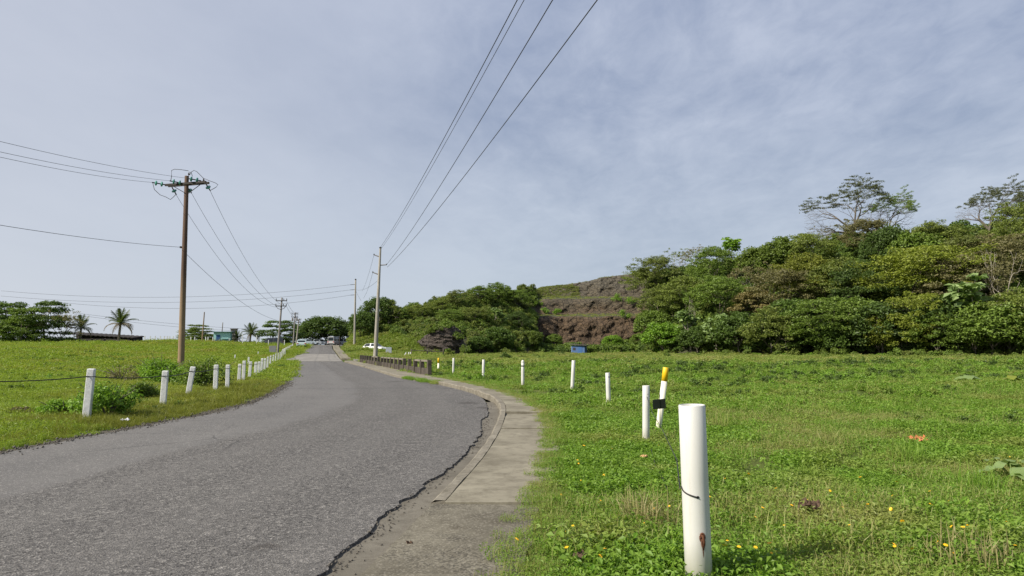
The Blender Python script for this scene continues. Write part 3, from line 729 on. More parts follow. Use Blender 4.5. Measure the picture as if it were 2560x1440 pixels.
    if kind == 'dead':
        ln, tp = branch_tree(r, 4, (3, 3, 2, 2), (30, 36, 40, 40), (.9, .7, .55, .4), 0.16, 0, .55, .06, 0.35)
        ln, tp = fit(ln, tp, H, Rx); return lines_mesh('trunk', ln, thick=1.2), None
    if kind == 'cecropia':
        ln, tp = branch_tree(r, 2, (4, 3), (50, 40), (.7, .35), 0.18, 0, .8, .04)
        ln, tp = fit(ln, tp, H, Rx)
        return lines_mesh('trunk', ln, thick=1.2), crown_mesh('crown', r, np.vstack([tp, tp*[.8, .8, .86]]), 0.20*Rx+0.35, 20, 0.75, 0.35, 1.2, 0.12, 0.75)
KINDS = {'round': (6.5, 3.4, 3), 'fine': (7.0, 3.8, 4), 'sparse': (6.0, 3.4, 2), 'umbrella': (11, 11.5, 2), 'layered': (7, 4.5, 2), 'dead': (7, 3.2, 2), 'cecropia': (7, 2.8, 2)}
def tree(name, kind, loc, h, leaf, label, group=None, width=1.0, bark='bark', variant=None, rz=None):
    H, Rx, nv = KINDS[kind]; v = random.randrange(nv) if variant is None else variant
    if (kind, v) not in PROTO: PROTO[(kind, v)] = proto(kind, H, Rx, 100+len(kind)*14+v*7)
    tm, cm = PROTO[(kind, v)]
    e = empty(name, (loc[0], loc[1], loc[2]-0.25), random.uniform(0, 6.28) if rz is None else rz, label, 'tree', group)
    s = h/H; e.scale = (s*width, s*width, s)
    link('trunk', tm, M[bark], e)
    if cm: link('crown', cm, M[leaf], e)
    return e
def bush_mesh(seed, R, H, n, size, aspect=0.55, clumps=14):
    r = np.random.default_rng(seed); C = []
    for i in range(clumps):
        d = r.normal(size=3); d[2] = abs(d[2]); d /= np.linalg.norm(d); q = r.uniform(0.35, 1.0)
        C.append([d[0]*R*0.72*q, d[1]*R*0.72*q, H*0.22+d[2]*H*0.58*q])
    return crown_mesh('foliage', r, np.array(C), r.uniform(.24, .42, clumps)*min(R, H*1.1), n//clumps, size, 0.8, 0.6, 0.2, aspect)
def stems_mesh(seed, R, H, n=9):
    r = np.random.default_rng(seed); mb = MB()
    for i in range(n):
        a = r.uniform(0, 6.28); q = r.uniform(.3, .9)*R
        mb.tube([(0, 0, 0), (q*.35*math.cos(a), q*.35*math.sin(a), H*.45), (q*math.cos(a), q*math.sin(a), H*r.uniform(.6, .95))], [.018, .012, .005], 4, False)
    return mb.mesh('stems')
def bush(name, loc, R, H, leaf, label, seed, size=0.09, n=1500, cat='bush', group=None):
    e = empty(name, (loc[0], loc[1], loc[2]-0.04), random.uniform(0, 6.28), label, cat, group)
    link('foliage', bush_mesh(seed, R, H, n, size), M[leaf], e)
    link('stems', stems_mesh(seed, R, H), M['bark'], e)
    return e
def scatter(name, pts, scl, protos, kind='stuff', tilt=0.12, seed=0):
    """stuff: one object whose points carry ground plants"""
    pc = bpy.data.collections.new(name+'_kinds')
    for p in protos: pc.objects.link(p)
    me = bpy.data.meshes.new(name); pts = np.asarray(pts, np.float32); n = len(pts)
    me.vertices.add(n); me.vertices.foreach_set('co', pts.ravel())
    r = np.random.default_rng(seed+900)
    rot = np.stack([r.normal(size=n)*tilt, r.normal(size=n)*tilt, r.uniform(0, 6.283, n)], 1).astype(np.float32)
    a = me.attributes.new('scl', 'FLOAT', 'POINT'); a.data.foreach_set('value', np.asarray(scl, np.float32))
    a = me.attributes.new('rot', 'FLOAT_VECTOR', 'POINT'); a.data.foreach_set('vector', rot.ravel())
    me.update()
    o = bpy.data.objects.new(name, me); COL.objects.link(o); o['kind'] = kind
    ng = bpy.data.node_groups.new(name+'_nodes', 'GeometryNodeTree')
    ng.interface.new_socket('Geometry', in_out='INPUT', socket_type='NodeSocketGeometry')
    ng.interface.new_socket('Geometry', in_out='OUTPUT', socket_type='NodeSocketGeometry')
    gi = ng.nodes.new('NodeGroupInput'); go = ng.nodes.new('NodeGroupOutput')
    ci = ng.nodes.new('GeometryNodeCollectionInfo'); ci.inputs['Collection'].default_value = pc
    ci.inputs['Separate Children'].default_value = True; ci.inputs['Reset Children'].default_value = True
    ip = ng.nodes.new('GeometryNodeInstanceOnPoints'); ip.inputs['Pick Instance'].default_value = True
    ri = ng.nodes.new('FunctionNodeRandomValue'); ri.data_type = 'INT'
    ints = [s for s in ri.inputs if s.type == 'INT']
    ri.inputs[4].default_value = 0; ri.inputs[5].default_value = len(protos)-1
    na = ng.nodes.new('GeometryNodeInputNamedAttribute'); na.data_type = 'FLOAT'; na.inputs['Name'].default_value = 'scl'
    nr = ng.nodes.new('GeometryNodeInputNamedAttribute'); nr.data_type = 'FLOAT_VECTOR'; nr.inputs['Name'].default_value = 'rot'
    e2r = ng.nodes.new('FunctionNodeEulerToRotation')
    L(ng, gi.outputs[0], ip.inputs['Points']); L(ng, ci.outputs[0], ip.inputs['Instance'])
    L(ng, ri.outputs[2], ip.inputs['Instance Index']); L(ng, na.outputs['Attribute'], ip.inputs['Scale'])
    L(ng, nr.outputs['Attribute'], e2r.inputs[0]); L(ng, e2r.outputs[0], ip.inputs['Rotation'])
    L(ng, ip.outputs[0], go.inputs[0])
    md = o.modifiers.new('plants', 'NODES'); md.node_group = ng
    return o
def pobj(name, me, mats):
    o = bpy.data.objects.new(name, me)
    for m in mats: me.materials.append(m)
    return o
def blades(r, n, R, h0, h1, w, lean=0.5, base=None):
    a = r.uniform(0, 6.28, n); q = R*np.sqrt(r.uniform(0, 1, n))
    p = np.stack([q*np.cos(a), q*np.sin(a), np.zeros(n)], 1) if base is None else base
    h = r.uniform(h0, h1, n); ld = r.uniform(0, 6.28, n); ln = np.abs(r.normal(size=n))*lean
    d = np.stack([np.cos(ld), np.sin(ld), np.zeros(n)], 1)*(h*ln)[:, None]; up = np.array([0, 0, 1.0])
    sd_ = r.uniform(0, 6.28, n); s = np.stack([np.cos(sd_), np.sin(sd_), np.zeros(n)], 1)*(w*r.uniform(.6, 1.3, n))[:, None]*0.5
    m = p+d*0.35+up*(h*0.6)[:, None]; t = p+d+up*(h*np.clip(1-0.35*ln, .35, 1))[:, None]
    V = np.stack([p-s, p+s, m+s*.8, m-s*.8, t+s*.12, t-s*.12], 1).reshape(-1, 3)
    i = np.arange(n)[:, None]*6
    return V, np.concatenate([i+np.array([[0, 1, 2, 3]]), i+np.array([[3, 2, 4, 5]])], 0)
def patch(name, seed, R, nleaf, lsize, nblade, bh, mats, lh=0.10, lasp=0.55, bw=0.006, lean=0.5, upb=1.0):
    """a patch of creeping leaves and grass blades"""
    r = np.random.default_rng(seed); parts = []; mi = []
    if nleaf:
        a = r.uniform(0, 6.28, nleaf); q = R*np.sqrt(r.uniform(0, 1, nleaf))
        z = lh*r.uniform(0, 1, nleaf)**0.8*(0.6+0.4*r.uniform(size=nleaf))
        c = np.stack([q*np.cos(a), q*np.sin(a), z], 1)
        nr = r.normal(size=(nleaf, 3))*0.5+np.array([0, 0, upb]); s = lsize*r.uniform(.55, 1.35, nleaf)
        V, Q = leaf_quads(c, nr, s, s*lasp, 0.18, None, r); parts.append((V, Q)); mi.append(np.zeros(len(Q), np.int32))
    if nblade:
        V, Q = blades(r, nblade, R, bh[0], bh[1], bw, lean); parts.append((V, Q)); mi.append(np.ones(len(Q), np.int32)*(1 if len(mats) > 1 else 0))
    b = 0; VV = []; QQ = []
    for V, Q in parts: VV.append(V); QQ.append(Q+b); b += len(V)
    me = npmesh(name, np.vstack(VV), np.vstack(QQ))
    me.polygons.foreach_set('material_index', np.concatenate(mi))
    return pobj(name, me, mats)

# ------------------------------------------------------------------ ground cover
def wedge(r, n, y0, y1, x0, x1, power=2.0):
    """random points between two columns of the picture, denser near by when power is low"""
    u = r.uniform(0, 1, n); Y = (y0**power+(y1**power-y0**power)*u)**(1/power)
    a = (x0-1280)/F; b = (x1-1280)/F
    X = (a+(b-a)*r.uniform(0, 1, n))*Y
    return X, Y
def keep_off(X, Y, m=0.0, ml=0.0):
    return ((X > XOs(Y)+m) | (X < XLs(Y)-ml)) | (Y < -55)
def make_cover():
    r = np.random.default_rng(11)
    A = [patch('creeper_patch', 200+i, .30, 330, .034, 22, (.05, .14), [M['cover'], M['cover']], .10, .62, .005) for i in range(4)]
    B = [patch('meadow_patch', 220+i, .30, 260, .028, 55, (.05, .15), [M['cover'], M['cover_dry']], .08, .5, .005, .7) for i in range(4)]
    # near, right of the pavement
    X, Y = wedge(r, 5200, 2.6, 17, 1080, 3000, 1.7)
    mix = fbm(X/1.7+3, Y/1.7, 31, 3)
    k = keep_off(X, Y, 0.02) & (X > XOs(Y))
    k = k & (fbm(X/1.1+7, Y/.9, 61, 3) > .335)
    edge = sstep(0.0, 0.5, X-XOs(Y))
    lush = (mix > 0.50-0.10*(X < 2.2)) & k; dry = (~lush) & k
    s = r.uniform(.75, 1.35, len(X))*(0.55+0.45*edge)*(0.7+0.75*fbm(X/0.9, Y/0.9, 33, 2))
    def P(sel, lift=0.0): return np.stack([X[sel], Y[sel], ground(X[sel], Y[sel])+lift], 1)
    scatter('ground_cover', P(lush, .0), s[lush], A, seed=1)
    scatter('meadow_grass', P(dry, .0), s[dry], B, seed=2)
    # overhang on the pavement edge
    ys = r.uniform(2.5, 34, 700); xs = XOs(ys)+r.normal(size=700)*0.10-0.03
    scatter('pavement_edge_grass', np.stack([xs, ys, ZR(ys)+0.05+0.05*sstep(12, 18, ys)], 1), r.uniform(.25, .62, 700), A+B if False else [patch('edge_patch', 240+i, .28, 150, .032, 50, (.06, .18), [M['cover'], M['cover_dry']], .10, .55, .006) for i in range(3)], seed=3)
    # middle distance, right
    Cc = [patch('field_patch', 250+i, .42, 260, .060, 60, (.07, .20), [M['cover'], M['grass_field']], .16, .55, .011, .6) for i in range(4)]
    X, Y = wedge(r, 9500, 16, 52, 960, 2900, 1.6); k = (X > XOs(Y)+0.15) & (fbm(X/2.6+7, Y/1.8, 63, 3) > .35); X, Y = X[k], Y[k]
    s = r.uniform(.6, 1.2, len(X))*(0.6+1.0*fbm(X/3, Y/3, 35, 3)**1.5)
    hi = sstep(.56, .72, fbm(X/5+9, Y/3.2, 37, 3)); s = s*(1+0.9*hi*sstep(20, 28, Y))
    scatter('field_grass', np.stack([X, Y, ground(X, Y)], 1), s, Cc, seed=4)
    # far, right
    D = [patch('far_field_patch', 270+i, 1.2, 300, .16, 70, (.12, .30), [M['grass_field'], M['grass_field']], .26, .5, .035, .6) for i in range(4)]
    X, Y = wedge(r, 9000, 48, 152, 880, 2900, 1.5); k = X > XOs(Y)+0.8; X, Y = X[k], Y[k]
    h, wq, t, px = hill_parts(X, Y); k = (t <= 0.03) | (px < 868); X, Y = X[k], Y[k]
    s = r.uniform(.6, 1.2, len(X))*(0.45+1.1*fbm(X/6, Y/6, 39, 3)**1.6)
    scatter('far_field_grass', np.stack([X, Y, ground(X, Y)], 1), s, D, seed=5)
    # left verge and field
    E = [patch('verge_patch', 300+i, .30, 150, .040, 90, (.05, .16), [M['grass_left'], M['grass_left']], .14, .45, .007, .7) for i in range(4)]
    V = [patch('verge_straw_patch', 320+i, .26, 0, .03, 170, (.08, .24), [M['verge']], .1, .4, .006, .9) for i in range(3)]
    X, Y = wedge(r, 9000, 7, 34, -420, 760, 1.7); k = X < XLs(Y)-0.24; X, Y = X[k], Y[k]
    e = sstep(0.1, 1.3, XLs(Y)-X)
    s = r.uniform(.65, 1.25, len(X))*(0.45+0.55*e)*(0.6+0.8*fbm(X/1.6, Y/1.6, 43, 3))
    strw = (fbm(X/1.5, Y/1.5, 45, 2) > 0.42) & (XLs(Y)-X < 2.6) & (Y > 13.2) | ((r.uniform(size=len(X)) < .25) & (XLs(Y)-X < 1.0))
    Z = ground(X, Y)
    scatter('verge_grass', np.stack([X, Y, Z], 1)[~strw], s[~strw], E, seed=6)
    scatter('dry_verge_grass', np.stack([X, Y, Z], 1)[strw], s[strw]*1.0, V, seed=7)
    H = [patch('pasture_patch', 340+i, .75, 180, .085, 120, (.05, .14), [M['grass_left'], M['grass_left']], .13, .45, .018, .7) for i in range(4)]
    X, Y = wedge(r, 12000, 30, 155, -200, 790, 1.25); k = (X < XLs(Y)-0.5-1.6*((Y > 84) & (Y < 106))); X, Y = X[k], Y[k]
    s = r.uniform(.6, 1.25, len(X))*(0.5+0.9*fbm(X/4, Y/4, 47, 3))*(1+Y/110)
    scatter('pasture_grass', np.stack([X, Y, ground(X, Y)], 1), s, H, seed=8)
    # weeds in the kerb, in front of the low wall
    ys = r.uniform(27, 34, 60); scatter('kerb_weeds', np.stack([XKs(ys)-0.05+r.normal(size=60)*.10, ys, ZR(ys)+.05], 1), r.uniform(.35, .8, 60), [patch('weed_patch', 360, .28, 120, .05, 60, (.1, .25), [M['cover'], M['cover']], .16, .5, .01)], seed=9)
make_cover()
def make_weeds():
    r = np.random.default_rng(37)
    W = [pobj('weed_clump', bush_mesh(700+i, .34, .24, 260, .055, .6, 7), [M[m]]) for i, m in enumerate(('cover', 'leaf_bright', 'leaf_mid', 'leaf_dark'))]
    X, Y = wedge(r, 3600, 9, 60, 1000, 2900, 1.5); n = fbm(X/4.5+5, Y/2.6, 95, 3)-.03+.10*np.exp(-((Y-34-.15*X)/6)**2)*(X > 4); k = (X > XOs(Y)+.5) & (n > .48)
    scatter('field_weeds', np.stack([X, Y, ground(X, Y)-.03], 1)[k], (r.uniform(.4, 1.1, len(X))*(.5+Y/26))[k], W, tilt=.2, seed=31)
    X, Y = wedge(r, 5200, 8, 70, -500, 730, 1.4); n = fbm(X/3.2+15, Y/2.2, 97, 3); k = (X < XLs(Y)-.9) & (n > .47)
    scatter('pasture_weeds', np.stack([X, Y, ground(X, Y)-.03], 1)[k], (r.uniform(.35, 1.0, len(X))*(.45+Y/45))[k], W, tilt=.2, seed=32)
    D = [pobj('far_weed_clump', bush_mesh(720+i, .9, .6, 200, .17, .6, 7), [M[m]]) for i, m in enumerate(('leaf_olive', 'grass_field', 'leaf_mid'))]
    X, Y = wedge(r, 1500, 55, 140, 1100, 2900, 1.5); n = fbm(X/9+5, Y/7, 99, 3); h, wq, t, px = hill_parts(X, Y); k = (n > .54) & (t <= .02)
    scatter('far_field_weeds', np.stack([X, Y, ground(X, Y)-.05], 1)[k], r.uniform(.4, 1.1, len(X))[k], D, tilt=.2, seed=33)
make_weeds()

# hillside: low scrub that nobody could count, then the trees one by one
def make_scrub():
    r = np.random.default_rng(23)
    def bm(seed, R, H, n, size, leaf):
        return pobj('scrub_bush', bush_mesh(seed, R, H, n, size, 0.6, 9), [M[leaf]])
    mixd = [bm(401, 1.5, 1.7, 520, .34, 'leaf_mid'), bm(402, 1.6, 1.8, 520, .32, 'leaf_dark'), bm(403, 1.4, 1.5, 560, .26, 'leaf_olive'), bm(404, 1.5, 1.6, 520, .30, 'leaf_dark'), bm(405, 1.4, 1.5, 520, .28, 'leaf_mid')]
    brt = [bm(411, 1.1, .8, 420, .24, 'leaf_bright'), bm(412, 1.0, .6, 420, .22, 'grass_field'), bm(413, 1.2, .6, 420, .22, 'grass_field')]
    X, Y = wedge(r, 24000, 84, 192, 880, 2960, 2.0)
    h, wq, t, px = hill_parts(X, Y); on = (t > 0.015) & (t < 1.0)
    grassy = (px < 1085) & (t < np.interp(px, [880, 940, 1000, 1085], [.75, .55, .35, .12]))
    quarry = (wq > 0.15)
    foot = quarry & (Y < 158.5)
    ridgebare = quarry & (Y > 158.5)
    a = on & ~grassy & ~quarry & (r.uniform(size=len(X)) < 0.85)
    b = on & grassy & (px > 872)
    P = np.stack([X, Y, ground(X, Y)-0.15], 1)
    sc = r.uniform(.7, 1.35, len(X))
    lefth = a & (px < 1330)
    scatter('hillside_scrub', P[a & ~lefth], sc[a & ~lefth], mixd, tilt=.2, seed=21)
    oliv = [bm(421+i, 1.5, 1.7, 620, .24, k) for i, k in enumerate(('leaf_olive', 'leaf_mid', 'leaf_olive', 'leaf_mid', 'leaf_dark'))]
    scatter('hillside_scrub', P[lefth], sc[lefth]*.9, oliv, tilt=.2, seed=26)
    scatter('slope_groundcover', P[b], sc[b]*0.62, brt, tilt=.2, seed=22)
    # quarry: brush at the foot and a thin grass on the benches
    X2, Y2 = wedge(r, 900, 144, 158, 1300, 1640, 1); h, wq, t, px = hill_parts(X2, Y2); k = (wq > .1) & (Y2 < 150.0+7.5*vnoise(px/26, px*0, 5))
    scatter('quarry_foot_brush', np.stack([X2, Y2, ground(X2, Y2)-.1], 1)[k], r.uniform(.6, 1.25, k.sum()), mixd[:2]+brt[:1], tilt=.2, seed=23)
    X3, Y3 = wedge(r, 1500, 160, 200, 1335, 1620, 1); Z3 = ground(X3, Y3); g = np.abs(ground(X3, Y3+.8)-ground(X3, Y3-.8))/1.6
    k = (g < .4)
    D = [patch('bench_grass', 280+i, .8, 60, .2, 90, (.15, .45), [M['grass_field'], M['cover_dry']], .3, .5, .05, .6) for i in range(2)]
    scatter('bench_grass', np.stack([X3, Y3, Z3], 1)[k], r.uniform(.2, .5, k.sum()), D, tilt=.2, seed=24)
    X5, Y5 = wedge(r, 1600, 179, 194, 1300, 1450, 1); Z5 = ground(X5, Y5); k5 = px_of(X5, Y5) < 1408-(Y5-188)*9+(vnoise(X5, Y5, 3)-.5)*40
    D5 = [patch('crest_grass', 285+i, .8, 120, .2, 60, (.15, .4), [M['leaf_olive'], M['cover_dry']], .25, .5, .05, .6) for i in range(2)]
    scatter('bench_grass', np.stack([X5, Y5, Z5], 1)[k5], r.uniform(.3, .7, k5.sum()), D5, tilt=.2, seed=27)
    X6, Y6 = wedge(r, 4200, 116, 152, 872, 1095, 1); h, wq6, t6, px6 = hill_parts(X6, Y6); lim = np.interp(px6, [880, 940, 1000, 1095], [.8, .62, .42, .16]); k6 = (t6 < lim)
    G6 = [patch('slope_patch', 290+i, 1.1, 260, .20, 60, (.12, .3), [M['grass_field'], M['cover']], .30, .55, .035, .6) for i in range(3)]
    P6 = np.stack([X6, Y6, ground(X6, Y6)-.05], 1)
    scatter('slope_grass', P6[k6], r.uniform(.7, 1.2, k6.sum()), G6, tilt=.2, seed=28)
    # thicket edge along the foot of the hill
    n = 620; pxs = r.uniform(1120, 2950, n); Yf = HF(pxs)-r.uniform(-1.5, 5.5, n)**1.0; Xf = (pxs-1280)/F*Yf
    k = ~((pxs > 1395) & (pxs < 1500))
    scatter('hill_foot_brush', np.stack([Xf, Yf, ground(Xf, Yf)-.1], 1)[k], r.uniform(.3, .95, k.sum()), [mixd[0], brt[0], brt[1], brt[2], oliv[0]], tilt=.2, seed=25)
make_scrub()

def on_hill(px, ytop, h, lo=None):
    """stand a tree of height h on the hillside so that its top meets this line of sight"""
    a, b = ray(px, ytop); Y = np.linspace(HF(px)-3 if lo is None else lo, HD(px)+4, 400)
    e = EYE+b*Y-h-ground(a*Y, Y)
    k = int(np.argmin(np.abs(e))); return Vector((a*Y[k], Y[k], float(ground(np.array([a*Y[k]]), np.array([Y[k]]))[0])))

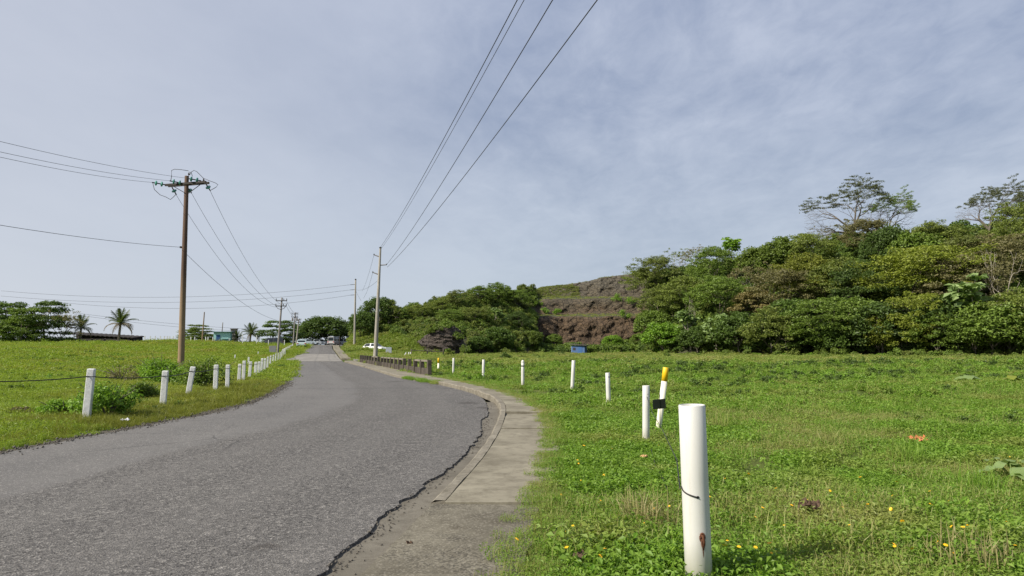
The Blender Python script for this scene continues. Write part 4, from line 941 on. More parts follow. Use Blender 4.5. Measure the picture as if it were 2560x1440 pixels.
HILL = [
 # px, top, height, kind, leaf, width, bark, name, label
 (948, 738, 6.5, 'round', 'leaf_dark', 1.15, 'bark', 'leafy_tree', "dense dark tree at the hill's tip behind the tall concrete pole"),
 (968, 745, 6.0, 'sparse', 'leaf_olive', 1.0, 'bark_pale', 'twiggy_tree', "thin twiggy tree poking out above the dark tree at the hill's tip"),
 (905, 775, 5.5, 'round', 'leaf_dark', .9, 'bark', 'leafy_tree', "dark bush-like tree directly right of the far concrete pole"),
 (1005, 765, 5.0, 'round', 'leaf_mid', 1.1, 'bark', 'leafy_tree', "mid green rounded tree just right of the dark tree at the hill's tip"),
 (1052, 758, 5.0, 'round', 'leaf_olive', 1.1, 'bark', 'leafy_tree', "light green tree on the skyline above the grassy slope"),
 (1105, 742, 5.5, 'fine', 'leaf_olive', 1.1, 'bark', 'fine_leaved_tree', "olive fine-leaved tree on the skyline above the rock outcrop"),
 (1155, 722, 6.0, 'fine', 'leaf_olive', 1.1, 'bark', 'fine_leaved_tree', "tall olive tree rising on the left hill's shoulder, right above the outcrop"),
 (1205, 712, 6.5, 'fine', 'leaf_mid', 1.05, 'bark', 'fine_leaved_tree', "fine-leaved tree near the crest of the left hill"),
 (1250, 704, 7.0, 'round', 'leaf_mid', 1.0, 'bark', 'leafy_tree', "broadleaf tree forming the highest top of the left hill"),
 (1290, 722, 6.5, 'round', 'leaf_mid', 1.0, 'bark', 'leafy_tree', "broadleaf tree at the quarry's left rim below the bare crest"),
 (1130, 770, 5.0, 'fine', 'leaf_mid', 1.1, 'bark', 'fine_leaved_tree', "green tree on the slope directly above the grey rock outcrop"),
 (1185, 765, 5.5, 'fine', 'leaf_olive', 1.15, 'bark', 'fine_leaved_tree', "olive tree halfway up the left hill between outcrop and quarry"),
 (1235, 768, 6.0, 'cecropia', 'leaf_pale', 1.0, 'bark_pale', 'large_leaved_tree', "pale large-leaved tree in the middle of the left hill's shaded flank"),
 (1295, 775, 6.5, 'round', 'leaf_dark', 1.1, 'bark', 'leafy_tree', "very dark tree in the shaded hollow left of the quarry face"),  # dark leaf colour carries the shade of the hollow
 (1245, 812, 5.0, 'round', 'leaf_dark', 1.2, 'bark', 'leafy_tree', "low dark tree at the foot of the left hill under the pale large-leaved tree"),  # dark leaf colour stands in for shade on this flank
 (1330, 822, 4.0, 'round', 'leaf_mid', 1.1, 'bark', 'leafy_tree', "small green tree at the quarry's lower left corner"),
 (1200, 835, 3.5, 'round', 'leaf_dark', 1.3, 'bark', 'leafy_tree', "low dark tree between the rock outcrop and the foot of the left hill"),  # dark leaf colour stands in for shade at the hill foot
 (1385, 832, 3.2, 'round', 'leaf_mid', 1.2, 'bark', 'leafy_tree', "low tree in the brush left of the blue shed"),
 (1530, 834, 3.4, 'round', 'leaf_bright', 1.3, 'bark', 'leafy_tree', "bright green low tree right behind the blue shed"),
 (1600, 828, 4.0, 'round', 'leaf_mid', 1.1, 'bark', 'leafy_tree', "green tree at the quarry's lower right corner"),
 (1612, 668, 6.0, 'fine', 'leaf_olive', 1.0, 'bark', 'fine_leaved_tree', "olive tree at the quarry's upper right rim where the forest begins"),
 (1648, 640, 6.5, 'fine', 'leaf_olive', 1.0, 'bark', 'fine_leaved_tree', "second olive tree up the forest skyline from the bare quarry crest"),
 (1690, 618, 7.0, 'sparse', 'leaf_olive', 1.0, 'bark_pale', 'twiggy_tree', "see-through twiggy tree on the forest skyline above the quarry"),
 (1738, 610, 6.5, 'sparse', 'leaf_brown', 1.0, 'bark_pale', 'twiggy_tree', "greyish half-bare tree on the skyline left of the bright rounded one"),
 (1832, 590, 7.0, 'cecropia', 'leaf_bright', 1.2, 'bark', 'large_leaved_tree', "bright green large-leaved tree standing out on the forest skyline"),
 (1782, 618, 7.0, 'fine', 'leaf_mid', 1.0, 'bark', 'fine_leaved_tree', "green tree filling the skyline below the bright large-leaved one"),
 (1900, 612, 6.5, 'round', 'leaf_mid', 1.0, 'bark', 'leafy_tree', "rounded green tree in the dip of the skyline left of the flat-topped giant"),
 (1955, 588, 7.0, 'round', 'leaf_mid', .9, 'bark', 'leafy_tree', "pointed leafy tree on the skyline left of the flat-topped giant"),
 (2020, 582, 7.0, 'fine', 'leaf_olive', 1.0, 'bark', 'fine_leaved_tree', "olive tree on the skyline beneath the left edge of the flat-topped giant"),
 (2055, 562, 5.0, 'sparse', 'leaf_brown', 1.2, 'bark_pale', 'twiggy_tree', "brownish spreading tree under the left branches of the flat-topped giant"),
 (2160, 548, 6.5, 'fine', 'leaf_brown', 1.0, 'bark', 'fine_leaved_tree', "wide brown-green domed tree right in front of the flat-topped giant's trunk"),
 (2215, 560, 7.5, 'round', 'leaf_dark', .8, 'bark', 'leafy_tree', "dark tree hanging at the right side of the brown-green dome"),
 (2290, 572, 7.0, 'round', 'leaf_mid', 1.0, 'bark', 'leafy_tree', "green tree in the skyline gap between the two flat-topped giants"),
 (2345, 552, 7.0, 'fine', 'leaf_olive', 1.1, 'bark', 'fine_leaved_tree', "olive tree on the skyline left of the smaller flat-topped tree"),
 (2400, 548, 6.0, 'round', 'leaf_dark', .8, 'bark', 'leafy_tree', "dark tree under the left branches of the smaller flat-topped tree"),
 (2515, 545, 6.0, 'fine', 'leaf_olive', 1.0, 'bark', 'fine_leaved_tree', "olive tree under the right branches of the smaller flat-topped tree"),
 (2555, 505, 6.5, 'fine', 'leaf_olive', 1.0, 'bark', 'fine_leaved_tree', "tall rounded olive tree highest at the picture's right border"),
 (2660, 500, 8.0, 'fine', 'leaf_mid', 1.2, 'bark', 'fine_leaved_tree', None),
 (1650, 715, 6.5, 'fine', 'leaf_olive', 1.1, 'bark', 'fine_leaved_tree', "olive tree beside the quarry's middle ledge"),
 (1632, 770, 5.5, 'round', 'leaf_mid', 1.0, 'bark', 'leafy_tree', "green tree beside the quarry's lowest ledge"),
 (1712, 690, 7.0, 'fine', 'leaf_olive', 1.1, 'bark', 'fine_leaved_tree', "olive tree above the bare white-stemmed tree"),
 (1715, 738, 9.5, 'dead', 'leaf_olive', .45, 'bark_dead', 'bare_tree', "slim white-stemmed bare tree amid olive trees right of the quarry"),
 (1790, 688, 7.0, 'fine', 'leaf_mid', 1.1, 'bark', 'fine_leaved_tree', "green tree left of the brown dry tree, a step higher up the slope"),
 (1880, 652, 7.0, 'sparse', 'leaf_brown', 1.3, 'bark', 'twiggy_tree', "brown dry tree above the tan one in mid forest"),
 (1945, 672, 7.0, 'fine', 'leaf_brown', 1.1, 'bark', 'fine_leaved_tree', "brownish tree at the right shoulder of the brown dry tree"),
 (1895, 712, 6.5, 'fine', 'leaf_tan', 1.15, 'bark', 'fine_leaved_tree', "tan straw-coloured round tree, palest crown of the forest"),
 (2035, 630, 8.0, 'fine', 'leaf_yellow', 1.0, 'bark', 'fine_leaved_tree', "yellow-green upright tree in mid forest below the flat-topped giant"),
 (2100, 640, 7.5, 'fine', 'leaf_olive', 1.1, 'bark', 'fine_leaved_tree', "dull olive tree right of the yellow-green upright tree"),
 (2170, 650, 7.0, 'fine', 'leaf_dark', 1.0, 'bark', 'leafy_tree', "dark tree below the brown-green dome"),
 (2250, 620, 8.0, 'fine', 'leaf_yellow', 1.2, 'bark', 'fine_leaved_tree', "broad yellow-green tree, left one of the big pair in the right-hand forest"),
 (2340, 612, 8.0, 'fine', 'leaf_yellow', 1.2, 'bark', 'fine_leaved_tree', "broad yellow-green tree, right one of the big pair in the right-hand forest"),
 (2395, 640, 7.5, 'fine', 'leaf_brown', 1.0, 'bark', 'fine_leaved_tree', "brownish tree beside the yellow-green pair towards the dead pale tree"),
 (2440, 585, 7.0, 'fine', 'leaf_olive', 1.2, 'bark', 'fine_leaved_tree', "olive tree below the smaller flat-topped tree's trunk"),
 (2525, 585, 7.0, 'fine', 'leaf_brown', 1.1, 'bark', 'fine_leaved_tree', "brown-olive tree right above the dead pale tree"),
 (2530, 612, 12.0, 'dead', 'leaf_olive', .8, 'bark_dead', 'bare_tree', "dead pale tree with bare forked limbs near the forest's right end"),
 (1660, 800, 5.5, 'round', 'leaf_bright', 1.1, 'bark', 'leafy_tree', "bright low tree at the forest foot nearest the quarry"),
 (1725, 776, 7.5, 'cecropia', 'leaf_pale', 1.05, 'bark_pale', 'large_leaved_tree', "pale big-leaved tree at the forest foot, first right of the quarry"),
 (1790, 786, 7.2, 'cecropia', 'leaf_pale', 1.05, 'bark_pale', 'large_leaved_tree', "pale big-leaved tree at the forest foot below the tan tree's left side"),
 (1745, 815, 4.5, 'round', 'leaf_dark', 1.2, 'bark', 'leafy_tree', "dark low tree between the two pale big-leaved trees"),
 (1850, 785, 6.5, 'round', 'leaf_dark', 1.0, 'bark', 'leafy_tree', "dark tree at the forest foot under the tan tree"),
 (1925, 775, 7.0, 'fine', 'leaf_olive', 1.0, 'bark', 'fine_leaved_tree', "olive tree at the forest foot right below the tan tree"),
 (1990, 740, 7.0, 'round', 'leaf_dark', 1.1, 'bark', 'leafy_tree', "dark tree right of the tan tree, half way to the yellow-green upright one"),
 (2060, 745, 7.5, 'fine', 'leaf_mid', 1.15, 'bark', 'fine_leaved_tree', "drooping grey-green tree low in the forest's centre"),
 (2130, 735, 7.0, 'round', 'leaf_mid', 1.0, 'bark', 'leafy_tree', "bright-topped green tree low in the forest's centre"),
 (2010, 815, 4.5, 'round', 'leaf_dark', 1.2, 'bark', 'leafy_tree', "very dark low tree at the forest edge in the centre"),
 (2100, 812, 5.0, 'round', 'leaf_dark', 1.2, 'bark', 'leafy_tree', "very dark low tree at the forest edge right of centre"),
 (2200, 745, 7.5, 'round', 'leaf_dark', 1.0, 'bark', 'leafy_tree', "dark tree below the yellow-green pair's left crown"),
 (2290, 730, 7.5, 'fine', 'leaf_yellow', 1.0, 'bark', 'fine_leaved_tree', "yellowish tree low under the yellow-green pair"),
 (2195, 812, 5.0, 'fine', 'leaf_yellow', 1.1, 'bark', 'fine_leaved_tree', "yellow-green low tree at the edge of the field, left of the twin bare stems"),
 (2260, 800, 5.5, 'fine', 'leaf_yellow', 1.1, 'bark', 'fine_leaved_tree', "yellow-green low tree at the edge of the field, touching the twin bare stems"),
 (2360, 735, 7.0, 'round', 'leaf_dark', 1.0, 'bark', 'leafy_tree', "dark tree behind the white-flowered one"),
 (2415, 692, 10.0, 'cecropia', 'leaf_pale', 1.1, 'bark_dead', 'large_leaved_tree', "white-flowered pale tree with big leaves near the dead pale tree"),
 (2475, 745, 7.0, 'round', 'leaf_mid', 1.1, 'bark', 'leafy_tree', "green tree right below the dead pale tree"),
 (2545, 720, 7.5, 'fine', 'leaf_olive', 1.1, 'bark', 'fine_leaved_tree', "olive tree at the picture's right border below the dead pale tree"),
 (2350, 800, 5.5, 'fine', 'leaf_mid', 1.2, 'bark', 'fine_leaved_tree', "spreading low tree right of the twin bare stems"),
 (2440, 800, 5.5, 'fine', 'leaf_mid', 1.2, 'bark', 'fine_leaved_tree', "flat layered low tree below the white-flowered one"),
 (2530, 805, 5.5, 'fine', 'leaf_mid', 1.2, 'bark', 'fine_leaved_tree', "low tree at the forest edge in the far right corner"),
 (2392, 768, 8.2, 'dead', 'leaf_mid', .16, 'bark_dead', 'bare_tree', "two slim bare stems rising from the forest edge"),
]
for (px, yt, h, kind, leaf, w, bark, name, label) in HILL:
    if label is None: continue
    if px > 1600 and kind in ('fine', 'round'):
        h *= 1.35 if yt < 700 else 1.2; w *= 1.12
    elif 1000 < px < 1310 and yt < 790:
        h *= .66; w *= 1.3; kind = 'fine' if kind == 'round' else kind
    tree(name, kind, on_hill(px, yt, h), h, leaf, label, 'trees on the wooded hill', w, bark)
tree('flat_topped_tree', 'umbrella', on_hill(2132, 440, 14, 140), 14.0, 'leaf_grey', 'tallest flat-topped tree with spreading bare limbs on the ridge', 'trees on the wooded hill', 0.82, 'bark', 0, 0.6)
tree('flat_topped_tree', 'umbrella', on_hill(2212, 444, 12.5, 140), 12.5, 'leaf_mid', 'leafier flat-topped tree leaning right beside the tallest one on the ridge', 'trees on the wooded hill', 0.48, 'bark', 1, 0.0)
tree('flat_topped_tree', 'umbrella', on_hill(2465, 430, 13.5, 128), 13.0, 'leaf_grey', 'smaller flat-topped windswept tree on the ridge near the right border', 'trees on the wooded hill', 0.52, 'bark', 1, -0.2)
# bushes on the benches of the quarry and in the field
def small_bush(px, py, R, H, leaf, label, seed, size=0.2, n=700):
    p = gp(px, py); bush('bush', p, R, H, leaf, label, seed, size, n)
for i, (px, yt, h, lab) in enumerate([(1392, 764, 2.2, "bright bush alone on the quarry's lower ledge"), (1362, 764, 2.0, "bush at the left end of the quarry's lower ledge"), (1540, 730, 2.4, "larger bush at the right end of the quarry's upper ledge"), (1578, 735, 2.6, "bush where the quarry's upper ledge meets the forest"), (1560, 768, 2.6, "bush at the right end of the quarry's lower ledge"), (1345, 745, 2.2, "bush at the left end of the quarry's upper ledge")]):
    p = on_hill(px, yt, h, 158); bush('bush', p, h*.75, h, 'leaf_bright', lab, 500+i, .26, 600, group='bushes on the quarry ledges')
small_bush(1265, 899, .9, 1.1, 'leaf_dark', 'dark green bush alone in the field left of the blue shed', 520)
small_bush(1405, 892, .9, 1.0, 'leaf_dark', 'dark green bush in the field directly in front of the blue shed', 521)
small_bush(1080, 908, .6, .6, 'leaf_mid', 'low bush in the field just beyond the end of the low wall', 522)
small_bush(1668, 893, .8, .8, 'leaf_mid', 'low bush in the field behind the yellow-topped post', 523)
small_bush(1300, 880, 1.2, 1.3, 'leaf_bright', 'bright bush at the hill foot left of the blue shed', 524)

# ------------------------------------------------------------------ rock outcrop
def outcrop():
    c = gp(1095, 884); Y0 = c.y+3.5; n, m = 64, 40
    th = np.linspace(0, 2*math.pi, n+1)[:-1]; ph = np.linspace(0, math.pi/2, m)
    T, P = np.meshgrid(th, ph); d = np.stack([np.sin(P)*np.cos(T), np.sin(P)*np.sin(T), np.cos(P)], -1)
    dx, dy, dz = d[..., 0], d[..., 1], d[..., 2]
    st = (fbm(T*3+dz*5, dz*9+dx*2, 81, 4)-0.5)
    ledge = np.floor((dz*6+dx*1.5+st*1.2))/6
    rr = 1+st*0.5+0.17*np.sin(ledge*19)+(fbm(T*9, dz*16, 83, 3)-.5)*.09
    X = dx*4.6*rr; Yv = dy*4.0*rr; Z = dz*5.2*(1+0.18*st) - 0.5 + dx*1.6*dz
    V = np.stack([X, Yv, Z], -1).reshape(-1, 3); idx = np.arange(n*m).reshape(m, n); nx = np.roll(idx, -1, 1)
    q = np.stack([idx[:-1], idx[1:], nx[1:], nx[:-1]], -1).reshape(-1, 4)
    o = link('rock_outcrop', npmesh('rock_outcrop', V, q), M['outcrop'])
    a, b = ray(1100, 884); o.location = (a*Y0, Y0, c.z)
    tag(o, 'layered grey-brown rock outcrop at the foot of the left hill', 'rock')
outcrop()
OC = bpy.data.objects['rock_outcrop'].location
for i, (dx, dy, dz, R, H, lab) in enumerate([(4.6, -3.6, 0, 1.6, 2.0, 'bush at the right foot of the grey rock outcrop'), (3.2, -3.0, 2.4, 1.5, 1.6, 'bush hanging over the right flank of the grey rock outcrop'), (1.2, -1.2, 4.6, 1.9, 1.6, 'bush on the very top of the grey rock outcrop'), (-1.6, -2.2, 3.3, 1.4, 1.2, 'low bush on the left shoulder of the grey rock outcrop')]):
    bush('bush', (OC.x+dx, OC.y+dy, OC.z+dz), R, H, 'leaf_mid', lab, 550+i, .26, 700, group='bushes on the rock outcrop')
for i, (px, py, lab) in enumerate([(1092, 818, 'bush growing on top of the grey rock outcrop'), (1118, 806, 'bush leaning over the right top of the grey rock outcrop')]):
    a, b = ray(px, py); Y = 122.0; bush('bush', (a*Y, Y, EYE+b*Y-1.0), 1.6, 1.8, 'leaf_mid', lab, 540+i, .28, 600, group='bushes on the rock outcrop')

# ------------------------------------------------------------------ trees and palms on the left
def spot(px, py, Y):
    a, b = ray(px, py); return Vector((a*Y, Y, G(a*Y, Y)))
def far_tree(px, ytop, Y, kind, leaf, w, lab, h=None, name='broad_tree', variant=None):
    p = spot(px, ytop, Y); a, b = ray(px, ytop); hh = EYE+b*Y-p.z
    return tree(name, kind, p, hh+.25, leaf, lab, 'trees along the far edge of the pasture', w, 'bark', variant)
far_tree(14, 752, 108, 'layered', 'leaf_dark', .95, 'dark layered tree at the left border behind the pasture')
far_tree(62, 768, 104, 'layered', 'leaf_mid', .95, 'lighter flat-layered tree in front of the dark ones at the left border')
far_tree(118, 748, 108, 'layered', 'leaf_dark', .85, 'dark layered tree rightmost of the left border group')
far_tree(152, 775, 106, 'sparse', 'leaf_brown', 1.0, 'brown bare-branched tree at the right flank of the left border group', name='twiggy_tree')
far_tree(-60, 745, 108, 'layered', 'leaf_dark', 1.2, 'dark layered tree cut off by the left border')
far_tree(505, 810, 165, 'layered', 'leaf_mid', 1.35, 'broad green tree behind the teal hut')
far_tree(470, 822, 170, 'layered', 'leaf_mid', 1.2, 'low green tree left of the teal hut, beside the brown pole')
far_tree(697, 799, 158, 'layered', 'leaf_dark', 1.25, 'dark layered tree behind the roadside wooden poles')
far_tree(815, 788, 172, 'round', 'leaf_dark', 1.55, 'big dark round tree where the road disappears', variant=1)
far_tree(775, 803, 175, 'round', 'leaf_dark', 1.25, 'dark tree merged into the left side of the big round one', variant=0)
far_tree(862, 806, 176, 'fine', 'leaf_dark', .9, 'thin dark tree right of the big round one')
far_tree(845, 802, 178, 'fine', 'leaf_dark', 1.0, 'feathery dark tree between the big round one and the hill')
M['barkpalm'] = simple('palm_bark', (.16, .135, .10), .9, .3, 6)
def frond_mesh(seed, ln=2.6, droop=1.0):
    r = np.random.default_rng(seed); V = []; Q = []; n = 26
    t = np.linspace(0, 1, n); x = ln*t*(1-0.18*t*t*droop); z = ln*(0.30*t-0.62*droop*t**2.2)
    for side in (-1, 1):
        for i in range(1, n):
            l = 0.62*math.sin(math.pi*min(1, 0.12+t[i]*0.86))+.08; p = np.array([x[i], 0, z[i]])
            tip = p+np.array([l*0.55, side*l*0.75, -l*0.42+r.normal()*0.05]); w = np.array([.05, 0, 0])
            b = len(V); V += [p-w, p+w, tip+w*.2, tip-w*.2]; Q.append([b, b+1, b+2, b+3])
    for i in range(n-1):
        b = len(V); a0 = np.array([x[i], 0, z[i]]); a1 = np.array([x[i+1], 0, z[i+1]]); w = np.array([0, .03, 0])
        V += [a0-w, a0+w, a1+w, a1-w]; Q.append([b, b+1, b+2, b+3])
    return npmesh('frond', np.array(V), np.array(Q))
FR = [frond_mesh(1, 2.6, .75), frond_mesh(2, 2.5, 1.15), frond_mesh(3, 2.4, .35)]
def palm(px, ytop, Y, w, label, dry=4, lean=0.0, nf=17):
    a, b = ray(px, ytop); zt = EYE+b*Y; g = G(a*Y, Y); s = w
    hub = max(zt-g-1.9*s, .8)
    e = empty('palm_tree', (a*Y, Y, g-.1), 0, label, 'palm tree', 'palm trees beyond the pasture')
    mb = MB(); k = 9
    mb.tube([(lean*(i/k)**2, 0, hub*i/k) for i in range(k+1)], [.20*s-.06*s*i/k for i in range(k+1)], 8); mb.build('trunk', M['barkpalm'], e, True)
    for i in range(nf):
        el = R_(75-105*(i/nf)); az = i*2.399
        f = link('frond', FR[2] if i < 5 else FR[0 if i < 11 else 1], M['palm_dry'] if i >= nf-dry else M['palm'], e)
        f.location = (lean, 0, hub); f.rotation_euler = (0, -el, az); f.scale = (s, s, s)
palm(300, 774, 112, 1.12, 'tall palm with yellowing lower fronds behind the long dark shed', 6, .2)
palm(203, 789, 112, .95, 'grey-green palm at the left end of the long dark shed roof', 1, .1)
palm(626, 809, 150, 1.1, 'palm right of the teal hut and grey block tower', 3, .2)
palm(594, 828, 150, .8, 'small drooping palm directly right of the grey block tower', 3, 0, 13)

# ------------------------------------------------------------------ bushes on the left verge
def vb(px, py, R, H, leaf, lab, seed, size=.075, n=2600):
    p = gp(px, py); bush('bush', p, R, H, leaf, lab, seed, size, n, group='bushes along the left fence')
vb(272, 1048, .80, .95, 'leaf_bright', 'bright green bush beside the nearest left fence post', 601)
vb(160, 1045, .75, .50, 'leaf_bright', 'low spreading bush left of the nearest left fence post', 602)
vb(352, 1003, .8, .62, 'leaf_mid', 'drooping low bush between the first two left fence posts', 603, .085)
vb(400, 962, 1.15, 1.35, 'leaf_bright', 'yellow-green bush in front of the wooden utility pole base', 604, .10)
vb(450, 966, 1.1, 1.0, 'leaf_bright', 'bright bush directly behind the second left fence post', 605, .10)
vb(512, 974, 1.2, 1.35, 'leaf_mid', 'dark green bush behind the third and fourth left fence posts', 606, .10)
vb(300, 955, 1.3, .8, 'leaf_brown', 'brownish twiggy shrub behind the first left fence post', 607, .08, 900)
vb(60, 975, .6, .22, 'leaf_dark', 'flat dark clump of weeds near the left border', 608)
vb(40, 1040, .5, .24, 'leaf_brown', 'brown dead weeds at the left border', 609)
vb(615, 898, .8, .55, 'leaf_bright', 'leafy plant among the left fence posts halfway along', 610, .14, 500)
vb(660, 893, .9, .5, 'leaf_mid', 'low plant in the pasture near the wooden roadside pole', 611, .14, 500)

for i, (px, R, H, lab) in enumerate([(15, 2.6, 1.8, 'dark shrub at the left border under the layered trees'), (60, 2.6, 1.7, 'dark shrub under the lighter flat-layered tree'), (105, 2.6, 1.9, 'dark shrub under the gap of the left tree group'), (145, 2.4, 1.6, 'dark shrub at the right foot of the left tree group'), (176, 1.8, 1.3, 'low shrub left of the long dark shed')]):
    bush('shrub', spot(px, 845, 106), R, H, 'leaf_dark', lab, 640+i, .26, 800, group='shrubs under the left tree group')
for i, (px, Y, R, H, lab) in enumerate([(475, 168, 4.2, 2.2, 'dense shrub left of the slim leaning pole behind the pasture'), (520, 168, 4.0, 2.4, 'dense shrub directly left of the teal hut'), (690, 160, 4.5, 2.6, 'dark shrub under the layered tree behind the roadside poles'), (715, 162, 3.5, 2.2, 'shrub between the layered tree and the big round tree'), (790, 180, 4.5, 2.4, 'dark shrub under the left of the big round tree'), (830, 182, 4.5, 2.2, 'dark shrub under the right of the big round tree'), (866, 176, 2.5, 3.0, 'dark shrub right before the hill tip')]):
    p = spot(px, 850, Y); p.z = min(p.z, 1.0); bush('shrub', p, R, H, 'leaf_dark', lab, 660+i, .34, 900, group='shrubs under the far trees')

# ------------------------------------------------------------------ fence posts beside the pavement
def axis_frame(base, top):
    z = (top-base).normalized(); x = Vector((0, 1, 0)).cross(z).normalized() if abs(z.y) < .9 else Vector((1, 0, 0)); y = z.cross(x)
    return Matrix((x, y, z)).transposed().to_euler()
def pipe_post(bpx, bpy_, tpx, tpy, r, label, yellow=0.0, mat='pvc', group='white pipe posts along the pavement', base=None):
    b = gp(bpx, bpy_) if base is None else base; t = at(tpx, tpy, b.y); h = (t-b).length
    e = empty('fence_post', b, 0, label, 'post', group); e.rotation_euler = axis_frame(b, t)
    w = r*0.11; zt = h*(1-yellow) if yellow else h
    mb = MB()
    if yellow: mb.lathe([(r, -.35), (r, zt)], 24)
    else: mb.lathe([(r, -.35), (r, h*.3), (r*1.004, h*.6), (r, h-.004), (r-.003, h), (r-w+.002, h), (r-w, h-.004), (r-w, h-.05)], 32)
    mb.build('pipe', M[mat], e, True)
    if yellow:
        mb = MB(); mb.lathe([(r*1.01, zt), (r*1.01, h-.004), (r*.96, h), (r*.5, h+.003)], 24); mb.build('yellow_band', M['yellow_paint'], e, True)
    else:
        mb = MB(); mb.lathe([(r-w-.001, h-.2), (r-w-.001, h-.035), (r*.5, h-.02), (.001, h-.028)], 20); mb.build('concrete_fill', M['walk'], e, True)
    return e, h
RP = [(1615, 1113, 1615, 964, .056, 'second white pipe post from the camera, wire looped through its top'),
      (1522, 1019, 1519, 932, .056, 'white pipe post with a dark hole near its top, left of the black plate'),
      (1430, 987, 1434, 901, .056, 'white pipe post standing in the field in front of the blue shed'),
      (1307, 971, 1307, 905, .056, 'white pipe post with pointed cap, beside the pavement bend'),
      (1208, 953, 1209, 899, .058, 'white pipe post at mid distance, second one right of the low wall'),
      (1133, 941, 1134, 895, .055, 'white pipe post at mid distance, first one right of the low wall')]
for i, a in enumerate(RP):
    e, h = pipe_post(*a)
    mb = MB()
    if i == 0:
        mb.lathe([(.007, 0), (.007, .004)], 10, (.018, -.0565, h-.13), Matrix.Rotation(R_(90), 4, 'X')); mb.build('bolt_hole', M['cable'], e)
    if i == 1:
        mb.lathe([(.016, 0), (.016, .006)], 12, (.02, -.0545, h-.10), Matrix.Rotation(R_(90), 4, 'X')); mb.build('bolt_hole', M['cable'], e)
    if i == 3:
        mb.lathe([(.0575, h-.01), (.056, h+.02), (.035, h+.055), (.008, h+.07)], 20); mb.build('cap', M['pvc'], e, True)
        mb = MB(); mb.lathe([(.0585, h-.16), (.0585, h-.12)], 20); mb.build('wire_tie', M['wire'], e)
pipe_post(1645, 1082, 1665, 919, .052, 'leaning cream pipe post with bright yellow top, behind the black plate', .21, 'cream_pipe', None)
pipe_post(1095.5, 934, 1096.5, 895, .055, 'small yellow-topped pipe post right beside the low wall end', .33, 'cream_pipe', None)
NB = gp(1748, 1468)
NP, nh = pipe_post(0, 0, 1729.5, 1012, .088, 'big white pipe post standing nearest to the camera', base=NB)
def near_post_details():
    r = .088
    mi = NP.rotation_euler.to_matrix().inverted()
    def on(px, py):                      # point on the pipe's surface met by this line of sight, in the post's own frame
        p = mi @ (at(px, py, NB.y)-NB); x = max(-r*.995, min(r*.995, p.x)); a = math.asin(x/r); return a, p.z
    def S(a, z, rr=r): return (rr*math.sin(a), -rr*math.cos(a), z)
    a0, z0 = on(1697, 1218); a1, z1 = on(1736, 1236)
    mb = MB(); pts = [S(a0-1.0, z0+.015, r+.006)]+[S(a0+(a1-a0)*k/8, z0+(z1-z0)*(k/8)**.6, r+.006) for k in range(9)]
    mb.tube(pts, .0045, 8); mb.build('wire_tie', M['wire'], NP, True)
    mb = MB(); a = a1; c = S(a, z1, r-.002); ax = Matrix.Rotation(a, 4, 'Z') @ Matrix.Rotation(R_(90), 4, 'X')
    mb.lathe([(.009, 0), (.009, .004), (.007, .005)], 14, c, ax); mb.build('bolt_hole', M['cable'], NP)
    a2, z2 = on(1746, 1333); ring = MB()
    pts = [S(a2+.16*math.cos(t)*(1.0), z2-.004+.028*math.sin(t), r+.009) for t in np.linspace(0, 6.283, 19)]
    ring.tube(pts, .006, 8, False)
    pts = [S(a2+.02+.09*math.cos(t), z2-.035+.030*math.sin(t), r+.014) for t in np.linspace(0, 6.283, 17)]
    ring.tube(pts, .006, 8, False)
    ring.tube([S(a2-.06, z2+.012, r), S(a2, z2+.008, r+.018), S(a2+.05, z2-.03, r+.016), S(a2+.05, z2-.08, r+.008)], [.010, .009, .009, .006], 8)
    ring.build('rusty_shackle', M['rust'], NP, True)
    st = MB()
    r0 = [(a2-.02, z2-.06), (a2+.10, z2-.06), (a2+.085, z2-.115), (a2+.045, z2-.135), (a2+.01, z2-.10)]
    st.add([S(u, v, r+.0012) for u, v in r0], [(0, 4, 3, 2, 1)]); st.build('rust_stain', M['rust'], NP)
    # the split rim
    mb = MB(); mb.box((.035, -.03, nh-.02), (.05, .04, .012), .5); mb.box((.05, .015, nh-.016), (.03, .05, .02), .2); mb.build('broken_rim', M['pvc'], NP)
near_post_details()
def wire(name, label, pts, r, sag=0.0, cat='wire', group=None, n=18, mat='cable'):
    P = [Vector(p) for p in pts]; out = []
    for i in range(len(P)-1):
        for k in range(n if i < len(P)-2 else n+1):
            t = k/n; q = P[i].lerp(P[i+1], t); q.z -= sag*4*t*(1-t); out.append(q)
    mb = MB(); mb.tube(out, r, 6); o = mb.build(name, M[mat], None, True)
    # set the origin at the first point
    o.data.transform(Matrix.Translation(-P[0])); o.location = P[0]
    return tag(o, label, cat, group)
p2 = gp(1615, 1113)
wire('fence_wire', 'loose dark wire sagging from the nearest white post to the second one', [at(1700, 1222, NB.y+.05), at(1692, 1150, 6.2), at(1655, 1072, 9.2), at(1630, 1030, 10.4), at(1617, 992, p2.y-.06)], .0045, .0, 'wire', None, 8, 'wire')
wire('loose_wire', 'thin dark wire lying in the grass left of the nearest white post', [gp(1628, 1145)+Vector((0, 0, .12)), gp(1640, 1190)+Vector((0, 0, .10)), gp(1658, 1228)+Vector((0, 0, .13)), gp(1672, 1265)+Vector((0, 0, .1))], .004, 0, 'wire', None, 6, 'wire')
